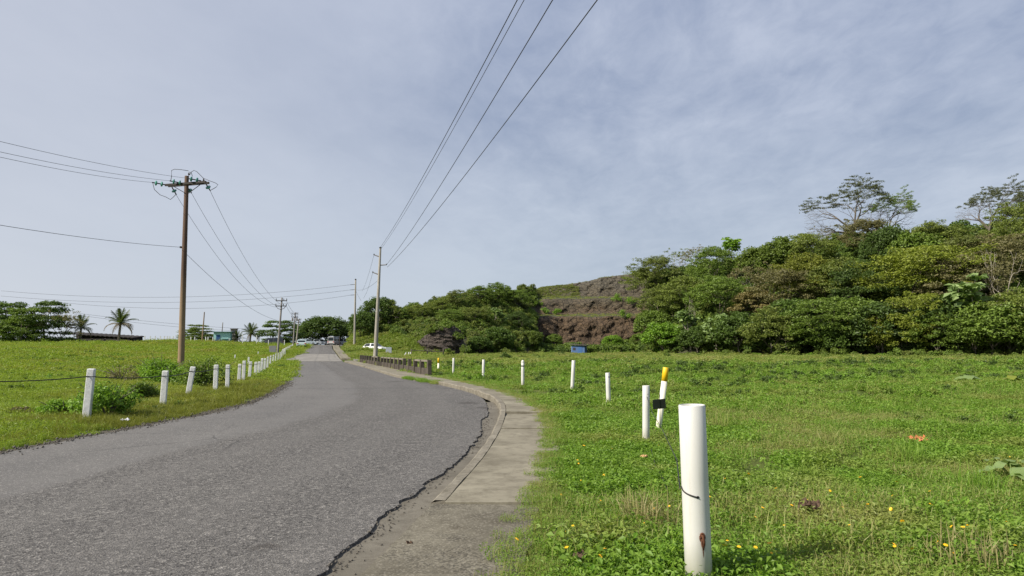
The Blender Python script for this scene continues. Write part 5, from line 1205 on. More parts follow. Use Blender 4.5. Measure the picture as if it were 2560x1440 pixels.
def black_plate():
    c = at(1648, 1010, 12.0); g = gp(1650, 1080); e = empty('marker_plate', (c.x, c.y, G(c.x, c.y)), 0, 'black rectangular plate on a thin stake in front of the yellow-topped post', 'plate')
    mb = MB(); z = c.z-G(c.x, c.y); mb.box((0, 0, 0), (.225, .012, .165)); o = mb.build('plate', M['black_plate'], e, bevel=.004)
    o.location = (0, 0, z); o.rotation_euler = (R_(8), R_(-5), R_(6))
    mb = MB(); mb.box((0, 0, 0), (.010, .006, .165)); o = mb.build('plate_rib', M['black_plate'], e); o.location = (0, -.012, z); o.rotation_euler = (R_(8), R_(-5), R_(6))
    mb = MB(); mb.tube([(.012, .02, -.1), (.016, .02, z+.16)], .006, 6); mb.build('stake', M['wire'], e)
black_plate()

# ------------------------------------------------------------------ fence on the left of the road
def square_post(bx, by, tx, ty, w, label, group='white concrete posts of the roadside fence', tie=True, rz=0.25):
    b = gp(bx, by); t = at(tx, ty, b.y); h = (t-b).length
    e = empty('fence_post', b, 0, label, 'post', group); ax = axis_frame(b, t).to_matrix().to_4x4() @ Matrix.Rotation(rz, 4, 'Z')
    e.rotation_euler = ax.to_euler()
    mb = MB(); mb.box((0, 0, h/2-.15), (w, w, h+.3), 0, .97); mb.build('shaft', M['white_concrete'], e, bevel=.012)
    if tie:
        mb = MB(); mb.box((0, 0, h*.86), (w+.006, w+.006, .012)); mb.build('wire_tie', M['wire'], e)
    return b, t
LP = [(215, 1056, 229, 922, .135, 'white square concrete post at the left, nearest one of the roadside fence'),
      (407, 1018, 414, 927, .135, 'white concrete post, second of the roadside fence, beside the bushes'),
      (469, 995, 483, 917, .135, 'white concrete post tilting strongly to the right, third of the roadside fence'),
      (538, 982, 541, 912, .13, 'white concrete post, fourth of the roadside fence, in front of the dark bush'),
      (568, 977, 570, 912, .12, 'white concrete post, fifth of the roadside fence, close beside the fourth')]
tops = []
for a in LP: tops.append(square_post(*a))
ordw = ['sixth', 'seventh', 'eighth', 'ninth', 'tenth', 'eleventh', 'twelfth', 'thirteenth', 'fourteenth', 'fifteenth', 'sixteenth', 'seventeenth']
LP2 = [(597, 958, 600, 910), (608, 957, 611, 902), (623, 951, 627, 904), (638, 947, 640, 905), (646, 943, 648, 904), (653, 940, 656, 896), (661, 932, 663, 896), (668, 926, 670, 892), (675, 920, 677, 889), (682, 914, 684, 887), (688, 909, 690, 884), (695, 904, 696, 882)]
for w, a in zip(ordw, LP2): square_post(*a, .125, f'white concrete post, {w} along the roadside fence counted from its near end')
for i in range(4):
    square_post(700+4*i, 901-3.2*i, 701+4*i, 880-3*i, .12, 'white concrete post in the dense row just before the wooden roadside pole', tie=False)
for i in range(10):
    x = 706+2.8*i; y = 886-1.75*i
    square_post(x, y, x+.4, y-13+.35*i, .13, 'white post in the far row along the uphill road', 'far white posts along the uphill road', False)
w0 = at(-90, 953, 12.6)
def post_pt(k, f): b, t = tops[k]; return b.lerp(t, f)+Vector((0, -.08, 0))
wire('fence_wire', 'dark strand running from the left border past the first three white fence posts', [w0, post_pt(0, .86), post_pt(1, .86), post_pt(2, .86), post_pt(3, .86)], .011, .04, 'wire', None, 10, 'wire')
for bx, by, ty, lab in [(556, 892, 886, 'shortest white stub alone in the pasture'), (587, 901, 887, 'white stub post in the pasture, a little taller than the shortest one'), (621, 918, 893, 'white stub post in the pasture right behind the roadside fence'), (645, 888, 879, 'white stub post in the pasture nearest the grey signboard')]:
    square_post(bx, by, bx+1, ty, .14, lab, 'white stub posts in the pasture', False)
for px in (352, 362, 376, 388, 401, 411, 418, 424, 433, 477, 487, 514, 520, 532):
    b = spot(px, 845, 132 if px < 440 else 146); t = at(px, 840 if px < 440 else 842, b.y); h = t.z-b.z
    e = empty('fence_post', b, .2, 'thin white post of the fence line at the far edge of the pasture', 'post', 'white posts at the far edge of the pasture')
    mb = MB(); mb.box((0, 0, h/2), (.16, .16, h), 0, .95); mb.build('shaft', M['white_concrete'], e)
for px, ty, lab in ((606, 835, 'white post right of the small drooping palm'), (641, 838, 'white post between palm and layered tree'), (671, 850, 'white post left of the dark pickup'), (711, 850, 'tall white post just right of the wooden roadside pole')):
    b = spot(px, 855, 140); t = at(px, ty, 140); h = max(t.z-b.z, .8)
    e = empty('fence_post', b, .2, lab, 'post', 'single white posts near the far trees'); mb = MB(); mb.box((0, 0, h/2), (.14, .14, h)); mb.build('shaft', M['white_concrete'], e)

# ------------------------------------------------------------------ low concrete wall
def low_wall():
    e = empty('barrier_wall', (0, 0, 0), 0, 'low dark concrete wall of square posts, panels and broken top rails beside the pavement', 'wall')
    n = 19; ys = [36.0+ (78.5-36.0)*(i/(n-1)) for i in range(n)]
    pts = [Vector((float(XO(y))+.02, y, float(ZR(y))+.02)) for y in ys]
    e.location = pts[0]; O = pts[0]
    post = None
    for i, p in enumerate(pts):
        d = (pts[min(i+1, n-1)]-pts[max(i-1, 0)]); rz = math.atan2(d.y, d.x); p = p-O
        mb = MB(); mb.box((0, 0, .40), (.30, .21, .96), 0, .98); o = mb.build('post', M['barrier_post'], e, bevel=.015)
        o.location = p; o.rotation_euler = (0, 0, rz)
        if i < n-1:
            q = pts[i+1]-O; v = q-p; ln = v.length-.30; c = (p+q)/2; sl = -math.atan2(v.z, math.hypot(v.x, v.y))
            mb = MB(); mb.box((0, 0, .19), (ln, .11, .52)); o = mb.build('panel', M['barrier'], e, bevel=.01)
            o.location = c; o.rotation_euler = (0, sl, rz)
            if i in (0, 1, 4, 5, 6, 7, 8, 9, 11, 12):
                mb = MB(); mb.box((0, 0, .83), (ln+.02, .14, .10)); o = mb.build('rail', M['kerb'], e, bevel=.01)
                o.location = c; o.rotation_euler = (0, sl, rz)
low_wall()

# ------------------------------------------------------------------ utility poles and wires
def pole_tree(name, bp, tp, r0, r1, mat, label, group=None, base=None):
    b = gp(*bp) if base is None else base; t = at(tp[0], tp[1], b.y); h = (t-b).length
    e = empty(name, b, 0, label, 'utility pole', group)
    m = axis_frame(b, t); mb = MB(); mb.lathe([(r0, -.6), (r0, 0), (r0+(r1-r0)*.5, h*.5), (r1, h-.02), (r1*.9, h)], 16)
    o = mb.build('shaft', M[mat], e, True); o.rotation_euler = m
    return e, b, t, h
PA, pb, pt, ph = pole_tree('utility_pole', (452, 919), (467, 440), .235, .15, 'pole_wood', 'tall brown wooden utility pole with green glass insulators in the pasture')
def wood_pole_top():
    Y = pb.y; loc = lambda px, py, dy=0.0: at(px, py, Y+dy)-pb
    a = loc(417, 464, .45); b = loc(519, 456, -.45)
    mb = MB()
    d = (b-a); m = Matrix.Translation((a+b)/2) @ d.to_track_quat('X', 'Z').to_matrix().to_4x4(); mb.box((0, -.17, 0), (d.length, .11, .17), 0, 1, m)
    mb.box((0, .17, 0), (d.length, .11, .17), 0, 1, m); mb.build('crossarm', M['dark_wood'], PA, bevel=.01)
    for p, q in (((434, 466), (462, 482)), ((500, 462), (470, 484))):
        mb = MB(); mb.tube([loc(*p, -.25), loc(*q, -.2)], .028, 6); mb.build('brace', M['dark_wood'], PA)
    def disc_string(p, q, dy0, dy1, nd=2):
        p = loc(*p, dy0); q = loc(*q, dy1); ax = (q-p).to_track_quat('Z', 'Y').to_matrix().to_4x4(); Ln = (q-p).length
        mb = MB(); mb.tube([p, q], .045, 6); o = mb.build('insulator', M['wire'], PA)
        for k in range(nd):
            z = Ln*(.30+.42*k/(max(nd-1, 1))) if nd > 1 else Ln*.5
            mb = MB(); mb.lathe([(.04, -.08), (.17, -.06), (.20, 0), (.16, .04), (.05, .07)], 14, p, ax @ Matrix.Translation((0, 0, z))); mb.build('glass_disc', M['ins'], o, True)
    disc_string((414, 462), (380, 456), .45, -.2); disc_string((460, 459), (424, 452), 0, -.4); disc_string((503, 452), (468, 446), -.3, -.5)
    disc_string((430, 468), (441, 487), .45, .9, 1); disc_string((470, 470), (479, 483), .1, .6, 1); disc_string((515, 460), (526, 477), -.4, .1, 1)
    for p in ((472, 437), (509, 452)):
        q = loc(*p); mb = MB(); mb.lathe([(.02, -.22), (.02, -.02), (.06, 0), (.075, .05), (.045, .08), (.06, .11), (.03, .16)], 12, q); mb.build('pin_insulator', M['cable'], PA, True)
    for pts in ([(382, 458), (386, 474), (400, 487), (416, 493), (426, 499), (433, 493), (441, 485)], [(427, 451), (429, 440), (429, 426), (436, 423), (452, 424), (471, 427)], [(472, 430), (478, 431), (481, 441)], [(474, 438), (478, 430), (485, 426), (492, 429), (506, 443), (510, 448)], [(510, 446), (524, 452), (538, 457), (545, 462), (540, 468), (528, 475)]):
        mb = MB(); mb.tube([loc(*p, -.1) for p in pts], .021, 6); mb.build('jumper_cable', M['cable'], PA, True)
    mb = MB(); q = loc(452, 618, -.05); mb.box(q, (.10, .16, .14)); mb.build('clamp', M['cable'], PA)
    for k in range(9):
        mb = MB(); z = ph*(.30+.05*k); c = loc(460, 600)*0+Vector(((pt-pb)*(.30+.06*k))); mb.box(c+Vector((.19-.006*k, 0, 0)), (.10, .02, .02)); mb.build('step_bolt', M['steel'], PA)
wood_pole_top()
def far_pole(bp, tp, arms, label, base, r=(.17, .11), mat='pole_grey'):
    e, b, t, h = pole_tree('utility_pole', bp, tp, r[0], r[1], mat, label, 'utility poles along the road', base)
    for (py, hw) in arms:
        c = at(tp[0]+(bp[0]-tp[0])*(py-tp[1])/(bp[1]-tp[1]), py, b.y)-b
        mb = MB(); mb.box(c+Vector((0, -.14, 0)), (2*hw, .10, .12)); o = mb.build('crossarm', M['dark_wood'], e)
        for s in (-1, 0.45, 1):
            mb = MB(); mb.lathe([(.03, 0), (.07, .08), (.05, .16), (.07, .22), (.02, .28)], 8, c+Vector((s*hw*.94, -.14, .06))); mb.build('insulator', M['cable'], o)
    return e, b, t
b1 = spot(694, 886, 104)
f1 = far_pole((694, 886), (705, 744), [(752, .82), (765, .82)], 'dark double-arm pole at the roadside in front of the layered tree', b1)
e1 = f1[0]
for s in (-1, 1):
    c = at(703, 765, 104)-b1; mb = MB(); mb.tube([c+Vector((s*.75, -.14, 0)), c+Vector((s*.45, -.14, -.38)), c+Vector((0, -.14, -.52))], .04, 6); mb.build('brace', M['dark_wood'], e1)
b2 = spot(733, 871, 140); f2 = far_pole((733, 871), (738, 781), [(785, .62), (793, .62)], 'thinner double-arm pole behind the dark roadside one', b2)
for s in (-1, 1):
    c = at(737, 799, 140)-b2; mb = MB(); mb.lathe([(.16, -.3), (.18, -.28), (.18, .25), (.14, .32)], 10, c+Vector((s*.42, -.1, 0))); mb.build('transformer', M['pole_grey'], f2[0])
b3 = spot(740, 866, 152); f3 = far_pole((740, 866), (747, 797), [(800, .55), (806, .55)], 'farthest pale double-arm pole, its top beside the big round tree', b3, mat='pole_conc')
b4 = spot(505, 858, 146); f4 = far_pole((504, 858), (511, 780), [], 'slim leaning pole in front of the tree left of the teal hut', b4, (.15, .10), 'pole_wood')
b5 = spot(553, 850, 165); far_pole((553, 850), (557, 806), [], 'short dark pole sticking up behind the teal hut', b5, (.13, .09), 'pole_grey')
b6 = spot(849, 868, 150); far_pole((849, 868), (849, 841), [], 'short dark post at the right side of the crest of the road', b6, (.11, .10), 'dark_wood')
# concrete poles on the right side of the road
bC = spot(938, 893, 82)
PC, cb, ct, chh = pole_tree('concrete_pole', (938, 893), (951, 619), .27, .115, 'pole_conc', 'tall grey concrete pole with three short arms behind the low wall', None, bC)
for (p, q) in (((949, 642), (935, 637)), ((949, 663), (966, 662)), ((946, 686), (932, 681))):
    mb = MB(); mb.tube([at(*p, 82)-bC, at(*q, 82)-bC], [.07, .05], 8); o = mb.build('arm', M['pole_grey'], PC)
    mb = MB(); mb.lathe([(.03, -.05), (.08, .02), (.05, .10), (.03, .14)], 8, at(*q, 82)-bC); mb.build('insulator', M['cable'], o)
mb = MB(); mb.lathe([(.14, -.05), (.16, 0), (.10, .08)], 10, at(951, 619, 82)-bC); mb.build('cap', M['cable'], PC)
bD = spot(886, 862, 131)
PD, db, dt, dh = pole_tree('concrete_pole', (886.5, 862), (889, 699), .22, .13, 'pole_conc', 'farther plain concrete pole at the tip of the hill', None, bD)
for y in (711, 724, 737):
    c = at(888.5, y, 131)-bD; mb = MB(); mb.tube([c, c+Vector((-.9, -.05, -.06))], .05, 6); mb.build('insulator', M['cable'], PD)
mb = MB(); mb.lathe([(.14, -.1), (.17, 0), (.12, .15)], 10, at(889, 699, 131)-bD); mb.build('cap', M['cable'], PD)
grpW = 'overhead power lines'
def line(label, p, q, sag, r=.014, n=30): return wire('power_line', label, [p, q], r, sag, 'power line', grpW, n)
# over the road towards the camera
def through(p, px, py, Y, ext):
    m = at(px, py, Y); return m+(m-p).normalized()*ext
for (p0, pxy, Yc, lab, rr) in (((949, 621), (1291, 4), 20, 'leftmost of the lines rising over the road to the top border', .016), ((952, 623), (1308, 4), 20.5, 'second line over the road, almost touching the leftmost one', .012),
                           ((966, 662), (1379, 4), 19.5, 'third line over the road to the top border', .017), ((968, 668), (1490, 4), 18.5, 'rightmost of the lines rising over the road to the top border', .017)):
    A = at(*p0, 82); Bm = at(*pxy, Yc); T = (Yc-82)/(-24-82.0)
    # end point behind the camera chosen so that the sagging line passes the given point
    sag = 1.3; zz = Bm.z+sag*4*T*(1-T); E = A+(Vector((Bm.x, Bm.y, zz))-A)/T
    line(lab, A, E, sag, rr, 90)
# pole-to-pole on the right
for p, q, lab in (((935, 637), (905, 728), 'thin line falling left from the upper arm of the concrete pole'), ((932, 681), (908, 746), 'thin line falling left from the lower arm of the concrete pole'), ((946, 700), (889, 724), 'thin line between the two concrete poles')):
    line(lab, at(*p, 82), at(*q, 128), .5, .014)
line('short guy line falling right from the far concrete pole into the trees', at(890, 728, 131), at(903, 752, 129), .1, .02)
# wooden pole: left spans
for p, q, lab in (((380, 456), (3, 386), 'lowest of the three lines running from the wooden pole to the left border'), ((424, 452), (3, 373), 'middle one of the three lines running from the wooden pole to the left border'), ((463, 445), (3, 347), 'topmost line running from the wooden pole to the left border')):
    A = at(*p, pb.y-.3); m = at(*q, 34.0); E = A+(m-A)*1.5; E.z += .25; line(lab, A, E, .35, .011)
A = at(452, 618, pb.y); m = at(3, 560, 35.5); E = A+(m-A)*1.5; E.z += .3; line('low single line from the side of the wooden pole to the left border', A, E, .3, .014)
# towards the far pole
for p, q, lab, sg in (((526, 478), (713, 768), 'right one of the lines from the wooden pole down to the roadside poles', 1.5), ((480, 485), (700, 768), 'middle line from the wooden pole down to the roadside poles', 1.6), ((441, 488), (690, 768), 'left line from the wooden pole down to the roadside poles', 1.8), ((468, 637), (699, 802), 'lower line from the wooden pole down to the roadside poles', .9)):
    line(lab, at(*p, pb.y+.3), at(*q, 104), sg, .014, 40)
for p, q, lab in (((716, 752), (748, 785), 'short line between the first and second roadside poles, upper'), ((716, 765), (747, 793), 'short line between the first and second roadside poles, lower')):
    line(lab, at(*p, 104), at(*q, 140), .7, .02)
# faint lines across the background
for p, m, lab in (((882, 711), (3, 727), 'topmost of the faint lines crossing the whole background'), ((882, 724), (3, 740), 'second of the faint lines crossing the whole background'), ((882, 737), (150, 756), 'third of the faint lines crossing the background')):
    A = at(*p, 131); B = at(*m, 128); line(lab, A, B, 1.75, .022, 60)
for p, q, lab, sg in (((185, 782), (700, 826), 'upper of the two low lines from the left trees past the palms', .5), ((185, 786), (700, 830), 'lower of the two low lines from the left trees past the palms', .75)):
    line(lab, at(*p, 135), at(*q, 160), sg, .022, 50)

# ------------------------------------------------------------------ buildings
teal = simple('teal_paint', (.34, .60, .58), .7, .12, 2); tealdark = simple('teal_base', (.03, .15, .22), .7, .15, 2); bluedoor = simple('blue_door', (.03, .10, .25), .6, .15, 2)
tealroof = simple('teal_roof', (.06, .15, .15), .6, .2, 2); greyblock = simple('grey_block', (.30, .27, .24), .9, .25, 1.5, 0, .3)
bluewall = simple('blue_paint', (.05, .11, .24), .7, .22, 1.2); palewall = simple('pale_blue', (.42, .50, .58), .7, .15, 1.5); sheet = simple('rusty_sheet', (.10, .088, .078), .7, .35, 1.0, .2); nearblack = simple('near_black', (.035, .03, .028), .9, .4, 1.0)
def teal_hut():
    p = spot(557, 858, 148); e = empty('hut', (p.x, p.y, p.z), R_(14), 'small teal hut with dark blue door beyond the pasture', 'hut')
    W, D, H = 3.3, 2.6, 2.35
    mb = MB(); mb.box((0, 0, H*.68), (W, D, H*.64)); w = mb.build('wall', teal, e)
    mb = MB(); mb.box((0, 0, H*.18), (W+.02, D+.02, H*.36)); mb.build('wall_base', tealdark, e)
    mb = MB(); mb.box((-.75, -D/2-.02, .95), (.78, .06, 1.75)); d = mb.build('door', bluedoor, e)
    mb = MB(); mb.box((.65, -D/2-.012, 1.35), (1.3, .05, .72)); f = mb.build('window', teal, e, bevel=.01)
    mb = MB(); mb.box((.65, -D/2-.05, .97), (1.4, .10, .06)); mb.build('sill', tealroof, f)
    mb = MB(); mb.box((.05, 0, H+.08), (W+.7, D+.7, .16)); mb.build('roof', tealroof, e, bevel=.02)
    for x in (-1.35, 1.45):
        mb = MB(); mb.box((x, -D/2-.3, .55), (.12, .12, 1.1)); mb.build('bollard', M['white_concrete'], e)
    mb = MB(); mb.box((W/2+.06, -D/2+.1, H*.5), (.14, .14, H)); mb.build('corner_post', tealroof, e)
teal_hut()
def block_tower():
    p = spot(584, 857, 156); e = empty('block_tower', p, R_(14), 'grey unfinished block tower right behind the teal hut', 'building')
    mb = MB()
    mb.box((0, .3, 1.6), (1.35, .9, 3.2)); mb.build('wall', greyblock, e)
    mb = MB(); mb.box((0, .3, 3.25), (1.6, 1.2, .16)); mb.build('roof', sheet, e)
    for z in (.9, 1.7, 2.5):
        mb = MB(); mb.box((0, -.17, z), (1.0, .05, .42)); mb.build('opening', nearblack, e)  # solid slab on the wall, the opening's inner shade is its colour
block_tower()
def blue_shed():
    p = gp(1449, 884); p = spot(1448, 883, 141); e = empty('shed', p, R_(-20), 'small blue shed with tilted flat roof at the hill foot', 'shed')
    mb = MB(); mb.box((0, 0, .82), (2.7, 1.9, 1.64)); mb.build('wall', bluewall, e)
    mb = MB(); mb.box((-1.37, 0, .80), (.04, 1.88, 1.58)); mb.build('side_wall', palewall, e)  # left side carries a paler blue than the front
    mb = MB(); mb.box((.45, -.965, .72), (.75, .05, 1.4)); mb.build('door', bluedoor, e)
    mb = MB(); mb.box((-.75, -.965, .95), (.5, .05, .5)); mb.build('window', nearblack, e)
    m = Matrix.Translation((.1, 0, 1.78)) @ Matrix.Rotation(R_(4), 4, 'Y'); mb = MB(); mb.box((0, 0, 0), (3.5, 2.7, .09), 0, 1, m)
    for k in range(8): mb.box((-1.6+k*.457, 0, .06), (.06, 2.7, .05), 0, 1, m)
    mb.build('roof', sheet, e)
blue_shed()
def long_shed():
    p = spot(255, 852, 122); q0 = at(176, 832, 122); q1 = at(346, 842, 122); g = p.z
    e = empty('shed', ((q0.x+q1.x)/2, 122, g), 0, 'long low dark shed with wavy tile roof beyond the pasture', 'shed')
    W = q1.x-q0.x; z0 = q0.z-g; z1 = q1.z-g; n = 90; V = []; Fq = []
    for i in range(n+1):
        t = i/n; x = -W/2+W*t; z = z0+(z1-z0)*t+.10*abs(math.sin(t*math.pi*15))
        V += [(x, -1.9, z-.28), (x, -1.9, z-.16), (x, 1.9, z+.10), (x, 1.9, z-.02)]
    for i in range(n):
        for k in range(4): Fq.append((i*4+k, (i+1)*4+k, (i+1)*4+(k+1) % 4, i*4+(k+1) % 4))
    mb = MB(); mb.add(V, Fq); mb.build('roof', nearblack, e)
    zz = min(z0, z1)-.3
    mb = MB(); a, b = -W/2+.1, W/2-.1; mb.add([(a, 1.5, -.4), (b, 1.5, -.4), (b, 1.5, z1-.02), (a, 1.5, z0-.02), (a, 1.62, -.4), (b, 1.62, -.4), (b, 1.62, z1-.02), (a, 1.62, z0-.02)], [(0, 1, 2, 3), (7, 6, 5, 4), (0, 4, 5, 1), (1, 5, 6, 2), (2, 6, 7, 3), (3, 7, 4, 0)]); mb.build('back_wall', nearblack, e)  # back wall near black: shade under the roof put into its colour
    for s in (-1, 1):
        mb = MB(); mb.box((s*(W/2-.2), 0, zz/2-.2), (.12, 2.9, zz+.4)); mb.build('side_wall', nearblack, e)
    for k in range(6):
        x = -W/2+.4+(W-.8)*k/5; mb = MB(); mb.box((x, -1.6, zz/2-.2), (.18, .18, zz+.4)); mb.build('pillar', M['pole_grey'] if k != 1 else M['pole_conc'], e)
    mb = MB(); mb.box((0, -1.65, zz-.22), (W-.5, .08, .35)); mb.build('fascia', nearblack, e)
long_shed()

# ------------------------------------------------------------------ signs and rail
board = simple('grey_board', (.33, .36, .38), .5, .12, 3)
def signboard(name, px0, px1, py0, py1, Y, bot, label, m, rz=0.0):
    a = at(px0, py1, Y); b = at(px1, py0, Y); c = (a+b)/2; g = G(c.x, Y); e = empty(name, (c.x, Y, g), rz, label, 'sign')
    w, h = b.x-a.x, b.z-a.z; z = c.z-g
    mb = MB(); mb.box((0, 0, z), (w, .05, h)); mb.build('panel', m, e, bevel=.01)
    for s in (-1, 1):
        mb = MB(); mb.box((s*w*.46, .06, (z+h/2)/2-.1), (.08, .06, z+h/2+.2)); mb.build('leg', M['pole_grey'], e)
    mb = MB(); mb.box((0, -.03, z-h/2+.03), (w+.06, .03, .06)); mb.build('frame', M['pole_grey'], e)
signboard('signboard', 964.5, 979, 868, 882.5, 112, 890, 'pale grey signboard on legs right of the white car', board, .1)
signboard('signboard', 673, 690, 864.5, 881, 106, 887, 'grey weathered signboard left of the dark roadside pole', simple('grey_board_dark', (.22, .22, .22), .7, .25, 3), .2)
def rail_fence():
    pa = spot(1028, 888, 109); pz = spot(1108, 889, 112); e = empty('rail_fence', pa, 0, 'brown two-post wooden rail in front of the rock outcrop', 'fence'); v = pz-pa
    for k in range(3):
        p = v*(k/2); mb = MB(); mb.box((p.x, p.y, .45), (.16, .16, 1.1)); mb.build('post', M['bark'], e)
    mb = MB(); mb.tube([Vector((0, -.1, .78)), v+Vector((0, -.1, .74))], .06, 6); mb.build('rail', M['bark'], e)
rail_fence()
for px, py, lean, lab in ((1010, 893, .5, 'leaning white stake left of the wooden rail'), (1021, 891, .05, 'white stake at the left end of the wooden rail'), (1026, 891, 0, 'taller white stake at the left end of the wooden rail')):
    p = spot(px, py, 104); e = empty('white_stake', p, 0, lab, 'stake', 'white stakes by the wooden rail'); mb = MB(); mb.box((0, 0, .25), (.13, .13, .75)); o = mb.build('shaft', M['white_concrete'], e); o.rotation_euler = (0, lean, 0)

# ------------------------------------------------------------------ vehicles
glassm, _t, _b = newmat('car_glass'); _b.inputs['Base Color'].default_value = (.02, .025, .03, 1); _b.inputs['Roughness'].default_value = .06
tyre = simple('tyre', (.02, .02, .02), .85, .2, 8); rimm = simple('rim', (.35, .35, .36), .35, .1, 8, .8); lampm = simple('headlight', (.75, .76, .74), .15, .05, 4); redl = simple('tail_light', (.45, .02, .02), .3, .1, 4); trim = simple('bumper_trim', (.03, .03, .03), .6, .1, 4)
def car(loc, rz, paint, label, L_=4.3, W=1.72, H=1.46, van=False, group=None):
    e = empty('parked_car', loc, rz, label, 'car', group)
    m = simple('car_paint', paint, .25, .04, 3); m.node_tree.nodes['Principled BSDF'].inputs['Coat Weight'].default_value = .6
    hl = L_/2
    low = [(-hl, .35), (-hl+.05, .80), (-hl+.18, .92), (-hl*.35 if not van else -hl+.2, .95), (hl*.42, .93), (hl-.25, .74), (hl-.02, .55), (hl, .34), (hl-.1, .22), (-hl+.1, .22)]
    top = ([(-hl+.22, .93), (-hl+.62, 1.36), (-hl*.25, H), (hl*.10, H-.03), (hl*.48, .93)] if not van else [(-hl+.06, .93), (-hl+.10, H-.06), (-hl+.4, H), (hl*.35, H-.02), (hl*.70, .93)])
    def slab(prof, w0, w1, zs):
        mb = MB(); n = len(prof); vs = []
        for s in (-1, 1):
            for (x, z) in prof:
                k = min(1, max(0, (z-zs[0])/(zs[1]-zs[0]))); vs.append((x, s*(w0+(w1-w0)*k)/2, z))
        fs = [tuple(range(n)), tuple(reversed(range(n, 2*n)))]+[(i, n+i, n+(i+1) % n, (i+1) % n) for i in range(n)]
        return mb.add(vs, fs)
    slab(low, W, W*.96, (.3, .95)).build('body', m, e, bevel=.05)
    slab(top, W*.93, W*.72, (.93, H)).build('cabin', m, e, bevel=.04)
    def wy(z): return (W*.93+(W*.72-W*.93)*min(1, max(0, (z-.93)/(H-.93))))/2
    # windows stand a few mm proud of the cabin
    def inset(poly, k=.86):
        cx = sum(p[0] for p in poly)/len(poly); cz = sum(p[1] for p in poly)/len(poly); return [(cx+(x-cx)*k, cz+(z-cz)*k) for x, z in poly]
    mid = (top[0][0]+top[-1][0])/2
    tl = [top[0], top[1], top[2], (mid, top[2][1]), (mid, .93)]; tr = [(mid+.08, .93), (mid+.08, top[3][1]), top[3], top[4]]
    for s in (-1, 1):
        for poly in (tl, tr):
            q = inset(poly); mb = MB(); mb.add([(x, s*(wy(z)+.008), z) for x, z in q], [tuple(range(len(q)))]); mb.build('side_window', glassm, e)
    def pane(p, q, name, dx):
        k = .12; a = (p[0]+(q[0]-p[0])*k, p[1]+(q[1]-p[1])*k); b = (p[0]+(q[0]-p[0])*(1-k), p[1]+(q[1]-p[1])*(1-k))
        mb = MB(); mb.add([(a[0]+dx, -wy(a[1])*.88, a[1]+.006), (a[0]+dx, wy(a[1])*.88, a[1]+.006), (b[0]+dx, wy(b[1])*.88, b[1]+.006), (b[0]+dx, -wy(b[1])*.88, b[1]+.006)], [(0, 1, 2, 3)]); mb.build(name, glassm, e)
    pane(top[4], top[3], 'windscreen', .012); pane(top[0], top[1], 'rear_window', -.012)
    for x in (-hl*.62, hl*.62):
        for s in (-1, 1):
            ax = Matrix.Rotation(R_(90), 4, 'X'); c = (x, s*(W/2-.09), .31)
            mb = MB(); mb.lathe([(.20, -.10), (.30, -.10), (.315, -.06), (.315, .06), (.30, .10), (.20, .10)], 18, c, ax); w = mb.build('wheel', tyre, e, True)
            mb = MB(); mb.lathe([(.20, -.105), (.20, .105)], 14, c, ax); mb.build('rim', rimm, w)
    for s in (-1, 1):
        mb = MB(); mb.box((hl-.11, s*W*.36, .66), (.22, .34, .14)); mb.build('headlight', lampm, e, bevel=.03)
        mb = MB(); mb.box((-hl+.05, s*W*.38, .74), (.10, .26, .18)); mb.build('tail_light', redl, e, bevel=.02)
    mb = MB(); mb.box((hl-.03, 0, .36), (.10, W*.8, .16)); mb.build('bumper', trim, e, bevel=.02)
    mb = MB(); mb.box((-hl+.03, 0, .38), (.10, W*.8, .16)); mb.build('bumper', trim, e, bevel=.02)
    return e
p = spot(937, 891, 122); car(p, R_(-28), (.80, .80, .80), 'white parked car beyond the low wall, half hidden by the concrete pole')
p = spot(753, 872, 130); car((p.x, p.y, p.z+.1), R_(107), (.45, .55, .54), 'pale green car seen from behind at the left edge of the road crest')
grpC = 'vehicles parked under the far trees'
p = spot(681, 861, 150); car(p, R_(190), (.03, .03, .035), 'dark vehicle behind the grey weathered signboard', 4.6, 1.8, 1.6, True)
for px, Y, rz, pc, van, lab in ((770, 168, 5, (.35, .42, .48), False, 'pale blue car parked under the left of the big round tree'), (803, 170, 10, (.42, .46, .50), False, 'grey-blue car parked under the middle of the big round tree'), (836, 166, 80, (.38, .38, .37), True, 'pale grey van seen from the front under the right of the big round tree'), (722, 168, 0, (.30, .42, .52), True, 'light blue van between the roadside poles and the layered tree'), (862, 172, 20, (.5, .55, .6), False, 'pale car between the big round tree and the hill tip')):
    p = spot(px, 866, Y); car((p.x, p.y, float(ZR(Y))+.08), R_(rz), pc, lab, 4.3, 1.75, 2.0 if van else 1.46, van, grpC)

# ------------------------------------------------------------------ small things
def crumple(name, p, size, mat, label, cat, seed, flat=.4):
    r = np.random.default_rng(seed); n = 10; m = 8; V = []
    for i in range(n):
        for j in range(m):
            u = i/(n-1)-.5; v = j/(m-1)-.5; V.append((u*size*(1+.25*r.normal()*.4), v*size*.8*(1+.2*r.normal()*.4), abs(r.normal())*size*.16*flat+size*.05+size*flat*.3*(.25-u*u)))
    idx = np.arange(n*m).reshape(n, m); q = np.stack([idx[:-1, :-1], idx[1:, :-1], idx[1:, 1:], idx[:-1, 1:]], -1).reshape(-1, 4)
    o = link(name, npmesh(name, np.array(V), q), mat); o.location = p; o.rotation_euler = (0, 0, r.uniform(0, 6))
    s = o.modifiers.new('thick', 'SOLIDIFY'); s.thickness = .003
    return tag(o, label, cat)
orange = simple('orange_plastic', (.50, .15, .06), .6, .2, 20); whitep = simple('white_paper', (.75, .74, .78), .7, .08, 10); tanleaf = simple('crumpled_bit', (.42, .26, .11), .7, .3, 20); darkbrown = simple('dark_brown', (.07, .04, .02), .8, .4, 20)
def up(px, py, h): p = gp(px, py); return p+Vector((0, 0, h))
